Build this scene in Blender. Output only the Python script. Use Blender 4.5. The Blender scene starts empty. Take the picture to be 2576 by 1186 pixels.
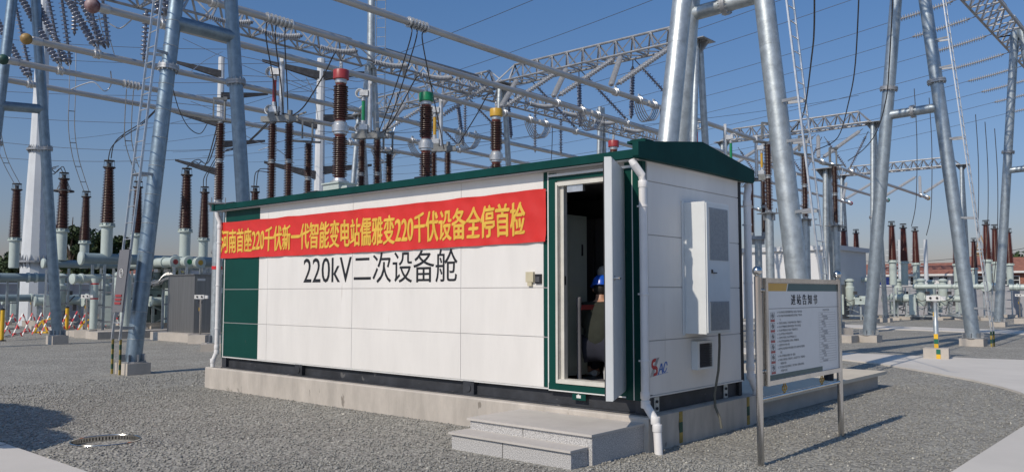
import bpy, math, random
import numpy as np
from mathutils import Vector, Matrix
R = math.radians
rnd = random.Random(7)
S = bpy.context.scene
COL = S.collection

# ------------------------------------------------------------------ camera
CAM = (5.0682, -8.1080, 1.7657); YAW = R(131.1022); PIT = R(3.9267); FPX = 2074.18
cd = bpy.data.cameras.new('camera'); cam = bpy.data.objects.new('camera', cd); COL.objects.link(cam)
cam.location = CAM; cam.rotation_euler = (R(90) + PIT, 0, YAW - R(90))
cd.sensor_width = 36; cd.lens = 36 * FPX / 2576; cd.clip_end = 3000; cd.clip_start = .05
S.camera = cam
FW = Vector((math.cos(PIT)*math.cos(YAW), math.cos(PIT)*math.sin(YAW), math.sin(PIT)))
RT = Vector((math.sin(YAW), -math.cos(YAW), 0)); UP = RT.cross(FW)

def at(px, py, **k):
    """where the sight line through a photo point meets the plane X=, Y= or Z= of the yard"""
    d = FW*FPX + RT*(px-1288) + UP*(593-py)
    (a, v), = k.items(); i = 'XYZ'.index(a); t = (v-CAM[i])/d[i]
    return Vector(CAM) + d*t

# ------------------------------------------------------------------ light
EL = 41.0; AZ = 1.5
w = bpy.data.worlds.new('World'); S.world = w; w.use_nodes = True
nt = w.node_tree; bg = nt.nodes['Background']
sky = nt.nodes.new('ShaderNodeTexSky'); sky.sky_type = 'NISHITA'; sky.sun_disc = False
sky.sun_elevation = R(EL); sky.sun_rotation = R(180 + AZ); sky.altitude = 100
sky.air_density = 1.0; sky.dust_density = 1.0; sky.ozone_density = 4.0
gm = nt.nodes.new('ShaderNodeNewGeometry'); sx = nt.nodes.new('ShaderNodeSeparateXYZ'); nt.links.new(gm.outputs['Incoming'], sx.inputs[0])
ab = nt.nodes.new('ShaderNodeMath'); ab.operation = 'ABSOLUTE'; nt.links.new(sx.outputs[2], ab.inputs[0])
rp = nt.nodes.new('ShaderNodeValToRGB'); nt.links.new(ab.outputs[0], rp.inputs[0])
rp.color_ramp.elements[0].position = 0; rp.color_ramp.elements[0].color = (.66, .52, .55, 1)
rp.color_ramp.elements[1].position = .42; rp.color_ramp.elements[1].color = (.58, .80, .96, 1)
ee = rp.color_ramp.elements.new(.16); ee.color = (.67, .69, .76, 1)
mm = nt.nodes.new('ShaderNodeMix'); mm.data_type = 'RGBA'; mm.blend_type = 'MULTIPLY'; mm.inputs[0].default_value = 1
nt.links.new(sky.outputs[0], mm.inputs[6]); nt.links.new(rp.outputs[0], mm.inputs[7])
nt.links.new(mm.outputs[2], bg.inputs[0]); bg.inputs[1].default_value = 0.115
sd = bpy.data.lights.new('sun', 'SUN'); sun = bpy.data.objects.new('sun', sd); COL.objects.link(sun)
sd.energy = 3.25; sd.angle = R(0.53); sd.color = (1, .89, .755)
sv = Vector((-math.sin(R(AZ))*math.cos(R(EL)), -math.cos(R(AZ))*math.cos(R(EL)), math.sin(R(EL))))
sun.rotation_euler = sv.to_track_quat('Z', 'Y').to_euler(); sun.location = sv*40
S.view_settings.view_transform = 'Standard'; S.view_settings.look = 'None'
S.view_settings.exposure = 0.0; S.view_settings.gamma = 1.0; S.view_settings.use_curve_mapping = False
try:
    S.cycles.max_bounces = 6; S.cycles.diffuse_bounces = 3; S.cycles.glossy_bounces = 3
except Exception: pass

# ------------------------------------------------------------------ materials
def mat(name, col, rough=.6, metal=0., var=.12, scale=4., detail=4., bump=0., bscale=None, col2=None, spec=None, aniso=None, fac=(.35, .65)):
    m = bpy.data.materials.new(name); m.use_nodes = True
    n = m.node_tree.nodes; l = m.node_tree.links; b = n['Principled BSDF']
    b.inputs['Roughness'].default_value = rough; b.inputs['Metallic'].default_value = metal
    if spec is not None: b.inputs['Specular IOR Level'].default_value = spec
    tc = n.new('ShaderNodeTexCoord'); mp = n.new('ShaderNodeMapping')
    if aniso: mp.inputs['Scale'].default_value = aniso
    l.new(tc.outputs['Object'], mp.inputs[0])
    no = n.new('ShaderNodeTexNoise'); no.inputs['Scale'].default_value = scale; no.inputs['Detail'].default_value = detail
    no.inputs['Roughness'].default_value = .65
    l.new(mp.outputs[0], no.inputs['Vector'])
    cr = n.new('ShaderNodeValToRGB'); cr.color_ramp.elements[0].position = fac[0]; cr.color_ramp.elements[1].position = fac[1]
    c2 = col2 or tuple(min(1, c*(1+var)) for c in col); c1 = tuple(c*(1-var) for c in col)
    cr.color_ramp.elements[0].color = (*c1, 1); cr.color_ramp.elements[1].color = (*c2, 1)
    l.new(no.outputs[0], cr.inputs[0]); l.new(cr.outputs[0], b.inputs['Base Color'])
    if bump:
        nb = n.new('ShaderNodeTexNoise'); nb.inputs['Scale'].default_value = bscale or scale*4; nb.inputs['Detail'].default_value = 3
        l.new(mp.outputs[0], nb.inputs['Vector'])
        bp = n.new('ShaderNodeBump'); bp.inputs['Strength'].default_value = bump; bp.inputs['Distance'].default_value = .02
        l.new(nb.outputs[0], bp.inputs['Height']); l.new(bp.outputs[0], b.inputs['Normal'])
    return m

M = {}
M['galv'] = mat('galvanised_steel', (.45, .49, .50), .44, .68, .26, 5, 8, .14, 12, fac=(.3, .7))
M['galv2'] = mat('galvanised_lattice', (.36, .37, .38), .45, .6, .2, 2, 4)
M['alu'] = mat('aluminium_tube', (.52, .52, .51), .42, .55, .14, 1.2, 5, aniso=(3, .5, 3))
M['alub'] = mat('bright_fitting', (.6, .61, .61), .35, .7, .15, 6)
M['galvl'] = mat('dark_blue_steel', (.25, .325, .385), .42, .72, .24, 5, 8, .14, 12, fac=(.3, .7))  # darker, bluer steel tone for the left columns
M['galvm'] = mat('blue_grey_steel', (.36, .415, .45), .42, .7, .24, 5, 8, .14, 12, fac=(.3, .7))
M['framew'] = mat('ivory_frame', (.60, .585, .53), .5, 0, .08, 4)
M['stain'] = mat('stainless_steel', (.55, .54, .52), .16, 1., .12, 3, aniso=(1, 1, .1))
M['stain2'] = mat('brushed_steel_sheet', (.27, .27, .265), .38, .75, .12, 2, aniso=(8, 8, .2))
M['porc'] = mat('brown_porcelain', (.082, .034, .026), .33, 0, .25, 3)
M['porcr'] = mat('reddish_porcelain', (.16, .045, .032), .3, 0, .25, 3)
M['disc'] = mat('grey_glaze', (.42, .44, .47), .25, 0, .12, 8)
M['discb'] = mat('blue_grey_glaze', (.2, .235, .32), .25, 0, .15, 8)
M['conc'] = mat('concrete', (.46, .42, .37), .85, 0, .12, 1.6, 8, .25, 30)
M['concp'] = mat('stained_concrete', (.47, .43, .38), .85, 0, .16, 2.0, 10, .2, 25, aniso=(1.6, 1.6, .5))
M['road'] = mat('pale_concrete', (.60, .57, .52), .85, 0, .07, .45, 10, .12, 60)
M['white'] = mat('white_panel', (.745, .725, .69), .42, 0, .045, 1.1, 9, .03, 2.0, aniso=(2.2, 2.2, .45))
M['whiteb'] = mat('white_seam', (.50, .49, .48), .5, 0, .05, 2)
M['pvc'] = mat('white_pvc', (.76, .75, .74), .35, 0, .04, 3)
M['green'] = mat('dark_green_panel', (.002, .050, .040), .5, 0, .08, 1.2, spec=.2)
M['roofg'] = mat('dark_green_roof', (.003, .046, .041), .6, 0, .15, 2, spec=.12)
M['redcloth'] = mat('red_banner_cloth', (.62, .026, .02), .5, 0, .07, 1.5, 5, .15, 6)
M['yelltr'] = mat('yellow_lettering', (.72, .44, .06), .6, 0, .05, 5)
M['black'] = mat('black_paint', (.012, .013, .016), .5, 0, .1, 3)
M['base'] = mat('dark_steel_frame', (.035, .038, .045), .6, .1, .35, 3, 6)
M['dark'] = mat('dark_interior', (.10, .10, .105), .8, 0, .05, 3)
M['granite'] = mat('speckled_granite', (.38, .375, .37), .65, 0, .3, 110, 2, fac=(.42, .58), col2=(.60, .59, .575))
M['granitet'] = mat('granite_tread', (.52, .49, .45), .7, 0, .06, 3, 8)
M['cast'] = mat('dark_cast_fitting', (.21, .22, .22), .5, .35, .25, 6)
M['giscol'] = mat('pale_green_grey_paint', (.47, .54, .51), .35, 0, .07, 2, 5)
M['gisshade'] = mat('shaded_pipe_paint', (.22, .29, .32), .4, 0, .08, 2, 5)  # pale pipe paint darkened and blued: shade put into the colour
M['gisd'] = mat('grey_green_cabinet', (.17, .22, .205), .4, 0, .06, 2)
M['rcap'] = mat('red_cap', (.33, .04, .045), .4, 0, .08, 3)
M['gcap'] = mat('green_cap', (.01, .22, .09), .4, 0, .08, 3)
M['ycap'] = mat('yellow_cap', (.55, .33, .04), .4, 0, .08, 3)
M['ballr'] = mat('faded_dark_red_ball', (.17, .03, .032), .5, 0, .35, 2, fac=(.45,.7), col2=(.42,.33,.33))
M['ballg'] = mat('faded_dark_green_ball', (.02, .07, .055), .5, 0, .3, 6)
M['bally'] = mat('faded_ochre_ball', (.30, .19, .06), .5, 0, .25, 6)
M['mgreen'] = mat('muted_stripe_green', (.02, .07, .04), .7, 0, .3, 9)  # darker than the plain stripe green: the plinth strips' shade is in the colour
M['myell'] = mat('muted_stripe_yellow', (.30, .22, .05), .7, 0, .3, 9)  # yellow muted likewise, carrying the shade on the plinth end
M['wire'] = mat('dark_conductor', (.07, .07, .075), .5, .4, .1, 3)
M['wirel'] = mat('bright_conductor', (.42, .43, .44), .4, .6, .1, 3)
M['yellow'] = mat('yellow_post', (.75, .45, .03), .45, 0, .1, 4)
M['red'] = mat('red_paint', (.6, .02, .03), .5, 0, .1, 4)
M['wht'] = mat('white_paint', (.68, .68, .66), .45, 0, .04, 4)
M['wall'] = mat('perimeter_wall', (.33, .335, .36), .7, 0, .08, .6, 6)
M['wallpale'] = mat('pale_render', (.66, .67, .68), .8, 0, .04, .4, 6)
M['brick'] = mat('red_brick', (.27, .11, .075), .85, 0, .35, 6, 8)
M['tile'] = mat('terracotta_tile', (.27, .115, .08), .8, 0, .25, 3, 8)
M['glass'] = mat('dark_window', (.02, .022, .026), .15, 0, .1, 3)
M['blue'] = mat('blue_sheet', (.01, .12, .62), .5, 0, .1, 2)
M['bark'] = mat('bark', (.07, .05, .035), .9, 0, .3, 6)
M['leaf'] = mat('leaf_green', (.035, .062, .018), .7, 0, .45, 1.3, 4)
M['leaf2'] = mat('leaf_olive', (.085, .09, .02), .7, 0, .4, 1.3, 4)
M['mono'] = mat('white_pole_paint', (.62, .65, .67), .45, 0, .06, 1)
M['board'] = mat('sign_board_white', (.72, .73, .72), .35, 0, .02, 3)
M['sgreen'] = mat('sign_deep_green', (.004, .075, .085), .35, 0, .04, 3)
M['sgold'] = mat('sign_gold', (.62, .36, .06), .4, 0, .05, 3)
M['ink'] = mat('ink', (.02, .02, .025), .6, 0, .05, 3)
M['lred'] = mat('emblem_red', (.45, .012, .02), .4, 0, .05, 3)
M['lblue'] = mat('emblem_blue', (.03, .14, .50), .4, 0, .05, 3)
M['grille'] = mat('grille_grey', (.30, .33, .36), .5, .3, .1, 30)
M['acw'] = mat('air_conditioner_paint', (.68, .71, .71), .4, 0, .03, 3)
M['door'] = mat('door_paint', (.58, .61, .62), .35, 0, .03, 3)
M['jacket'] = mat('olive_jacket', (.022, .026, .020), .95, 0, .2, 5)
M['jeans'] = mat('navy_jeans', (.012, .014, .026), .85, 0, .2, 5)
M['skin'] = mat('skin', (.45, .25, .17), .5, 0, .08, 5)
M['hair'] = mat('black_hair', (.01, .009, .008), .6, 0, .1, 5)
M['helmetb'] = mat('blue_helmet', (.01, .09, .55), .3, 0, .05, 5)
M['cab'] = mat('pale_green_cabinet', (.42, .47, .40), .5, 0, .04, 3)
M['cream'] = mat('cream_slab', (.58, .52, .42), .8, 0, .06, 1.5, 8)
M['wood'] = mat('brown_wood', (.28, .14, .06), .8, 0, .2, 6)
M['brass'] = mat('brass', (.45, .30, .08), .35, .8, .2, 8)
M['greenp'] = mat('stripe_green', (.01, .13, .08), .5, 0, .1, 4)
M['tower'] = mat('ochre_masonry', (.42, .29, .17), .8, 0, .2, 2)
M['hose'] = mat('grey_hose', (.12, .12, .10), .6, 0, .1, 4)
M['beige'] = mat('beige_plastic', (.52, .47, .33), .5, 0, .05, 4)
M['lid'] = mat('grey_plastic', (.15, .15, .16), .5, 0, .05, 4)

M['white2'] = M['white']
def spots(m, scale, thr, col, aniso=(1, 1, .5)):
    n = m.node_tree.nodes; l = m.node_tree.links; b = n['Principled BSDF']; old = b.inputs['Base Color'].links[0].from_socket
    tc = n.new('ShaderNodeTexCoord'); mp = n.new('ShaderNodeMapping'); mp.inputs['Scale'].default_value = aniso; l.new(tc.outputs['Object'], mp.inputs[0])
    no = n.new('ShaderNodeTexNoise'); no.inputs['Scale'].default_value = scale; no.inputs['Detail'].default_value = 4; l.new(mp.outputs[0], no.inputs['Vector'])
    cr = n.new('ShaderNodeValToRGB'); cr.color_ramp.elements[0].position = thr; cr.color_ramp.elements[1].position = thr+.035; l.new(no.outputs[0], cr.inputs[0])
    mx = n.new('ShaderNodeMix'); mx.data_type = 'RGBA'; l.new(cr.outputs[0], mx.inputs[0]); l.new(old, mx.inputs[6]); mx.inputs[7].default_value = (*col, 1); l.new(mx.outputs[2], b.inputs['Base Color'])
spots(M['concp'], 5.5, .655, (.24, .215, .185)); spots(M['white'], 1.6, .70, (.66, .63, .585), (3.5, 3.5, .35)); spots(M['base'], 7, .66, (.12, .12, .12), (1, 1, 1)); spots(M['green'], 9, .70, (.05, .07, .06), (1, 1, .3))
def gravel_mat():
    m = bpy.data.materials.new('gravel_bed'); m.use_nodes = True
    n = m.node_tree.nodes; l = m.node_tree.links; b = n['Principled BSDF']; b.inputs['Roughness'].default_value = .9
    tc = n.new('ShaderNodeTexCoord')
    v = n.new('ShaderNodeTexVoronoi'); v.inputs['Scale'].default_value = 30; l.new(tc.outputs['Object'], v.inputs['Vector'])
    cr = n.new('ShaderNodeValToRGB'); e = cr.color_ramp.elements
    e[0].color = (.205, .20, .182, 1); e[1].color = (.45, .443, .40, 1); e.new(.5).color = (.318, .312, .284, 1)
    sep = n.new('ShaderNodeSeparateColor'); l.new(v.outputs['Color'], sep.inputs[0]); l.new(sep.outputs[0], cr.inputs[0])
    no = n.new('ShaderNodeTexNoise'); no.inputs['Scale'].default_value = .7; no.inputs['Detail'].default_value = 8; no.inputs['Roughness'].default_value = .7
    l.new(tc.outputs['Object'], no.inputs['Vector'])
    c2 = n.new('ShaderNodeValToRGB'); c2.color_ramp.elements[0].position = .3; c2.color_ramp.elements[1].position = .7
    c2.color_ramp.elements[0].color = (.78, .76, .74, 1); c2.color_ramp.elements[1].color = (1.08, 1.07, 1.05, 1)
    l.new(no.outputs[0], c2.inputs[0])
    mx = n.new('ShaderNodeMix'); mx.data_type = 'RGBA'; mx.blend_type = 'MULTIPLY'; mx.inputs[0].default_value = 1
    l.new(cr.outputs[0], mx.inputs[6]); l.new(c2.outputs[0], mx.inputs[7]); l.new(mx.outputs[2], b.inputs['Base Color'])
    v2 = n.new('ShaderNodeTexVoronoi'); v2.inputs['Scale'].default_value = 30; v2.feature = 'F1'; l.new(tc.outputs['Object'], v2.inputs['Vector'])
    n3 = n.new('ShaderNodeTexNoise'); n3.inputs['Scale'].default_value = 14; n3.inputs['Detail'].default_value = 4; l.new(tc.outputs['Object'], n3.inputs['Vector'])
    ad = n.new('ShaderNodeMath'); ad.operation = 'SUBTRACT'; l.new(n3.outputs[0], ad.inputs[0]); l.new(v2.outputs['Distance'], ad.inputs[1])
    bp = n.new('ShaderNodeBump'); bp.inputs['Strength'].default_value = .75; bp.inputs['Distance'].default_value = .03
    l.new(ad.outputs[0], bp.inputs['Height']); l.new(bp.outputs[0], b.inputs['Normal'])
    return m
M['gravel'] = gravel_mat()

def stone_mat():
    m = bpy.data.materials.new('loose_stone'); m.use_nodes = True
    n = m.node_tree.nodes; l = m.node_tree.links; b = n['Principled BSDF']; b.inputs['Roughness'].default_value = .85
    g = n.new('ShaderNodeNewGeometry'); cr = n.new('ShaderNodeValToRGB'); e = cr.color_ramp.elements
    e[0].color = (.195, .193, .176, 1); e[1].color = (.60, .58, .51, 1)
    for p, c in ((.25, (.255, .251, .229)), (.6, (.318, .313, .285)), (.93, (.368, .358, .322)), (.98, (.46, .445, .395))): e.new(p).color = (*c, 1)
    l.new(g.outputs['Random Per Island'], cr.inputs[0]); l.new(cr.outputs[0], b.inputs['Base Color'])
    return m
M['stone'] = stone_mat()

# ------------------------------------------------------------------ mesh builder
ORG = {}
class MB:
    def __init__(s): s.v = []; s.f = []
    def add(s, vs, fs):
        o = len(s.v); s.v += [tuple(v) for v in vs]; s.f += [tuple(i+o for i in f) for f in fs]; return s
    def box(s, x0, x1, y0, y1, z0, z1):
        return s.add([(x0,y0,z0),(x1,y0,z0),(x1,y1,z0),(x0,y1,z0),(x0,y0,z1),(x1,y0,z1),(x1,y1,z1),(x0,y1,z1)],
                     [(0,3,2,1),(4,5,6,7),(0,1,5,4),(1,2,6,5),(2,3,7,6),(3,0,4,7)])
    def cbox(s, c, dx, dy, dz, rz=0):
        c = Vector(c); m = Matrix.Rotation(rz, 3, 'Z'); vs = []
        for k in (-.5, .5):
            for i, j in ((-.5,-.5),(.5,-.5),(.5,.5),(-.5,.5)): vs.append(c + m @ Vector((i*dx, j*dy, k*dz)))
        return s.add(vs, [(0,3,2,1),(4,5,6,7),(0,1,5,4),(1,2,6,5),(2,3,7,6),(3,0,4,7)])
    def beam(s, a, b, w=.06, h=None):
        a = Vector(a); b = Vector(b); h = h or w; d = (b-a)
        if d.length < 1e-6: return s
        d.normalize(); u = Vector((0,0,1)) if abs(d.z) < .95 else Vector((1,0,0))
        x = d.cross(u).normalized()*w/2; y = d.cross(x).normalized()*h/2
        return s.add([a-x-y,a+x-y,a+x+y,a-x+y,b-x-y,b+x-y,b+x+y,b-x+y], [(0,3,2,1),(4,5,6,7),(0,1,5,4),(1,2,6,5),(2,3,7,6),(3,0,4,7)])
    def tube(s, a, b, r, r2=None, seg=12, caps=True):
        a = Vector(a); b = Vector(b); r2 = r if r2 is None else r2; d = (b-a).normalized()
        u = Vector((0,0,1)) if abs(d.z) < .95 else Vector((1,0,0)); x = d.cross(u).normalized(); y = d.cross(x)
        vs = []
        for p, q in ((a, r), (b, r2)):
            for i in range(seg):
                t = 2*math.pi*i/seg; vs.append(p + x*math.cos(t)*q + y*math.sin(t)*q)
        fs = [(i, (i+1) % seg, seg+(i+1) % seg, seg+i) for i in range(seg)]
        fs = [f[::-1] for f in fs] if False else fs
        if caps: fs += [tuple(range(seg))[::-1], tuple(range(seg, 2*seg))]
        return s.add(vs, fs)
    def path(s, pts, r, seg=6):
        pts = [Vector(p) for p in pts]; n = len(pts); vs = []
        for i, p in enumerate(pts):
            d = (pts[min(i+1, n-1)] - pts[max(i-1, 0)]).normalized()
            u = Vector((0,0,1)) if abs(d.z) < .9 else Vector((1, 0, 0))
            x = d.cross(u).normalized(); y = d.cross(x)
            if i and x.dot(px) < 0: x = -x; y = -y
            px = x
            rr = r[i] if isinstance(r, (list, tuple)) else r
            for k in range(seg):
                t = 2*math.pi*k/seg; vs.append(p + x*math.cos(t)*rr + y*math.sin(t)*rr)
        fs = [(i*seg+k, i*seg+(k+1) % seg, (i+1)*seg+(k+1) % seg, (i+1)*seg+k) for i in range(n-1) for k in range(seg)]
        fs += [tuple(range(seg))[::-1], tuple(range((n-1)*seg, n*seg))]
        return s.add(vs, fs)
    def lathe(s, prof, seg=14, c=(0,0,0), axis=None):
        c = Vector(c); ax = Vector(axis).normalized() if axis else Vector((0,0,1))
        q = Vector((0,0,1)).rotation_difference(ax); vs = []
        for r, z in prof:
            for i in range(seg):
                t = 2*math.pi*i/seg; vs.append(c + q @ Vector((r*math.cos(t), r*math.sin(t), z)))
        n = len(prof)
        fs = [(i*seg+k, i*seg+(k+1) % seg, (i+1)*seg+(k+1) % seg, (i+1)*seg+k) for i in range(n-1) for k in range(seg)]
        fs += [tuple(range(seg))[::-1], tuple(range((n-1)*seg, n*seg))]
        return s.add(vs, fs)
    def sph(s, c, r, seg=16, rings=9, sz=1.):
        return s.lathe([(max(.001, r*math.sin(math.pi*i/rings)), -r*sz*math.cos(math.pi*i/rings)) for i in range(rings+1)], seg, c)
    def torus(s, c, R0, r, axis=(0,0,1), seg=20, rs=6):
        q = Vector((0,0,1)).rotation_difference(Vector(axis).normalized()); c = Vector(c); vs = []
        for i in range(seg):
            t = 2*math.pi*i/seg
            for k in range(rs):
                p = 2*math.pi*k/rs; rr = R0 + r*math.cos(p); vs.append(c + q @ Vector((rr*math.cos(t), rr*math.sin(t), r*math.sin(p))))
        fs = [(i*rs+k, ((i+1) % seg)*rs+k, ((i+1) % seg)*rs+(k+1) % rs, i*rs+(k+1) % rs) for i in range(seg) for k in range(rs)]
        return s.add(vs, fs)
    def prism(s, poly, y0, y1, axis='y'):
        n = len(poly)
        if axis == 'y': vs = [(a, y0, b) for a, b in poly] + [(a, y1, b) for a, b in poly]
        elif axis == 'x': vs = [(y0, a, b) for a, b in poly] + [(y1, a, b) for a, b in poly]
        else: vs = [(a, b, y0) for a, b in poly] + [(a, b, y1) for a, b in poly]
        return s.add(vs, [tuple(range(n)), tuple(range(n, 2*n))[::-1]] + [(i, n+i, n+(i+1) % n, (i+1) % n) for i in range(n)])
    def build(s, name, m, parent=None, smooth=True, fix=False):
        me = bpy.data.meshes.new(name); o = ORG.get(parent.name if parent else None, Vector((0,0,0)))
        a = np.array(s.v, dtype=float) - np.array(o)
        me.from_pydata(a.tolist(), [], s.f); me.materials.append(M[m] if isinstance(m, str) else m)
        if fix:
            import bmesh; bm = bmesh.new(); bm.from_mesh(me); bmesh.ops.recalc_face_normals(bm, faces=bm.faces); bm.to_mesh(me); bm.free()
        if smooth:
            me.polygons.foreach_set('use_smooth', [True]*len(me.polygons)); me.set_sharp_from_angle(angle=R(35))
        ob = bpy.data.objects.new(name, me); COL.objects.link(ob)
        if parent: ob.parent = parent; ORG[ob.name] = o
        return ob

def thing(name, label, cat, loc=(0,0,0), group=None):
    o = bpy.data.objects.new(name, None); COL.objects.link(o); o.location = loc; o.empty_display_size = .2
    o['label'] = label; o['category'] = cat
    if group: o['group'] = group
    ORG[o.name] = Vector(loc); return o
def tag(o, label, cat, group=None, kind=None):
    if label: o['label'] = label
    if cat: o['category'] = cat
    if group: o['group'] = group
    if kind: o['kind'] = kind
    return o
def struct(name, mb, m, smooth=False):
    o = mb.build(name, m, None, smooth); o['kind'] = 'structure'; return o
def dup(root, loc, label, rz=0., mats=None):
    r = root.copy(); COL.objects.link(r); r.location = loc; r.rotation_euler = (0, 0, rz); r['label'] = label
    def rec(src, dst):
        for ch in [c for c in ALLCH.get(src.name, [])]:
            c = ch.copy(); COL.objects.link(c); c.parent = dst
            if mats and ch.name.split('.')[0] in mats:
                c.data = ch.data.copy(); c.data.materials[0] = M[mats[ch.name.split('.')[0]]]
            rec(ch, c)
    rec(root, r); return r
ALLCH = {}
def snap(root):
    def rec(o):
        ALLCH[o.name] = [c for c in COL.objects if c.parent == o]
        for c in ALLCH[o.name]: rec(c)
    rec(root); return root
def box_thing(name, m, label, cat, x0, x1, y0, y1, z0, z1, group=None):
    return tag(MB().box(x0,x1,y0,y1,z0,z1).build(name, m, None, False), label, cat, group)

def text(body, size, origin, right, up, xs=1., bold=0., ext=.002, align='LEFT', space=1., warp=None, mb=None, shear=0.):
    c = bpy.data.curves.new('lettering', 'FONT'); c.body = body; c.size = size; c.offset = bold; c.extrude = 0
    c.resolution_u = 3; c.align_x = align; c.space_character = space; c.shear = shear
    o = bpy.data.objects.new('lettering', c); COL.objects.link(o)
    dg = bpy.context.evaluated_depsgraph_get(); me = bpy.data.meshes.new_from_object(o.evaluated_get(dg))
    right = Vector(right); up = Vector(up); n = right.cross(up); origin = Vector(origin)
    vs = [origin + right*(v.co.x*xs) + up*v.co.y + n*ext for v in me.vertices]
    fs = [tuple(p.vertices) for p in me.polygons]
    bpy.data.objects.remove(o); bpy.data.curves.remove(c); bpy.data.meshes.remove(me)
    if warp: vs = [warp(v) for v in vs]
    mb = mb or MB(); mb.add(vs, fs); return mb

# ------------------------------------------------------------------ ground, roads
GX0, GX1, GY0, GY1 = -400, 300, -60, 700
def grid_plane(x0, x1, y0, y1, z): return MB().add([(x0,y0,z),(x1,y0,z),(x1,y1,z),(x0,y1,z)], [(0,1,2,3)])
struct('ground', grid_plane(-900, 700, -300, 1300, 0), 'gravel')
def slab(name, poly, z1, z0=-.05, m='road'):
    return struct(name, MB().prism(poly, z1, z0, 'z'), m)
# service roads round the gravel island: south, east, and the north path with its curved corner
arc = [(2.9, 5.4), (2.78, 6.6), (2.55, 7.7), (2.2, 8.7), (1.7, 9.6), (1.05, 10.5), (.2, 11.45), (-.7, 12.4), (-1.7, 13.35), (-2.8, 14.0), (-4.2, 14.35), (-6, 14.45)]
inner = [(2.93, -2.4)] + [(2.93, y) for y in (-1, 1, 3, 4.6)] + arc
slab('road', [(-60, -4.68)] + [(2.93-2.2, -4.68)] + [(2.93-2.2+2.2*math.sin(R(a)), -4.68+2.2-2.2*math.cos(R(a))) for a in (15,30,45,60,75,90)] + inner[1:] +
     [(-12, 14.32), (-60, 14.4), (-60, 16.4), (-3.4, 16.4), (0, 16.6), (3, 17.3), (8, 19), (40, 22), (40, -40), (-60, -40)], .035)
slab('path', [(-70, 35.2), (-11.3, 34.6), (-1.6, 32.6), (12, 30), (12, 34.0), (-2.3, 36.2), (-11.3, 38.2), (-70, 39)], .03)

q = MB()
for x in (-5.6, -10.6, -15.6, -.6): q.box(x, x+.02, -12, -4.70, .0355, .039)
for y in (2.5, 8.5, -1.5): q.box(3.4, 12, y, y+.02, .0355, .039)
for x in (-8.0, -3.6, 1.5): q.box(x, x+.02, 14.5, 16.3, .0355, .039)
struct('road_joint', q, 'lid')
# loose stones near the camera: nobody could count them
ARC = [(2.93, 4.6)] + arc
def stones():
    import random as _r
    rs = np.random.RandomState(3); pts = []
    def inside(x, y):
        if y < -4.72: return False
        if x > 2.90: return False
        if x > 2.93-2.2 and y < -2.48 and math.hypot(x-.73, y+2.48) > 2.17: return False
        if math.hypot(x+4.85, y+3.9) < .385: return False
        if -9.52 < x < .14 and -.17 < y < 3: return False
        if -1.75 < x < .06 and -1.45 < y < 0: return False
        if -2.6 < x < .12 and 2.6 < y < 9: return False
        if y > 4.6:
            for (xa, ya), (xb, yb) in zip(ARC, ARC[1:]):
                if ya <= y <= yb and x > xa + (xb-xa)*(y-ya)/max(1e-6, yb-ya) - .03: return False
            if y > 14.2: return False
        return True
    N = 0; V = []; F = []
    base = np.array([[1,0,0],[-1,0,0],[0,1,0],[0,-1,0],[0,0,1],[0,0,-1]], float)
    faces = [(0,2,4),(2,1,4),(1,3,4),(3,0,4),(2,0,5),(1,2,5),(3,1,5),(0,3,5)]
    out = []
    for x0, x1, y0, y1, dens, s0 in ((-10, 2.93, -4.7, -.1, 620, .015), (-12.5, -9.4, -4.7, 6, 260, .017), (.05, 2.93, -2.5, 9, 560, .014), (-3, 2.93, 8, 14, 120, .017)):
        n = int((x1-x0)*(y1-y0)*dens)
        for _ in range(n):
            x = rs.uniform(x0, x1); y = rs.uniform(y0, y1)
            if not inside(x, y): continue
            d = math.hypot(x-CAM[0], y-CAM[1])
            if d > 9 and rs.rand() > .5: continue
            s = s0*rs.uniform(.5, 1.35)*(1.6 if rs.rand() < .02 else 1)
            out.append((x, y, s))
    out = np.array(out); n = len(out)
    A = rs.uniform(0, 6.283, (n, 3)); sc = rs.uniform(.55, 1.3, (n, 3)) * out[:, 2:3]; sc[:, 2] *= .7
    jit = rs.uniform(.75, 1.2, (n, 6, 1))
    P = base[None]*jit*sc[:, None, :]
    c, s_ = np.cos(A[:, 0]), np.sin(A[:, 0]); t = (A[:, 1]-3.14)*.12; ct, st = np.cos(t), np.sin(t)
    x = P[..., 0]*ct[:, None] + P[..., 2]*st[:, None]; z = -P[..., 0]*st[:, None] + P[..., 2]*ct[:, None]; y = P[..., 1]
    X = x*c[:, None] - y*s_[:, None] + out[:, 0:1]; Y = x*s_[:, None] + y*c[:, None] + out[:, 1:2]; dr = np.hypot(out[:,0]+4.85, out[:,1]+3.9); bank = np.interp(dr, [0,.36,.374,.42,.52,.68], [0,0,.05,.055,.035,0])
    Z = z + .006 + bank[:, None]
    V = np.stack([X, Y, Z], -1).reshape(-1, 3)
    Fc = (np.array(faces)[None] + (np.arange(n)*6)[:, None, None]).reshape(-1, 3)
    me = bpy.data.meshes.new('gravel'); me.vertices.add(len(V)); me.vertices.foreach_set('co', V.ravel())
    me.loops.add(Fc.size); me.loops.foreach_set('vertex_index', Fc.ravel()); me.polygons.add(len(Fc))
    me.polygons.foreach_set('loop_start', np.arange(0, Fc.size, 3)); me.polygons.foreach_set('loop_total', np.full(len(Fc), 3))
    me.update(); me.validate(); me.materials.append(M['stone'])
    o = bpy.data.objects.new('gravel', me); COL.objects.link(o)
    tag(o, 'loose grey crushed stone lying round the cabin', 'gravel', kind='stuff')
stones()

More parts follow.
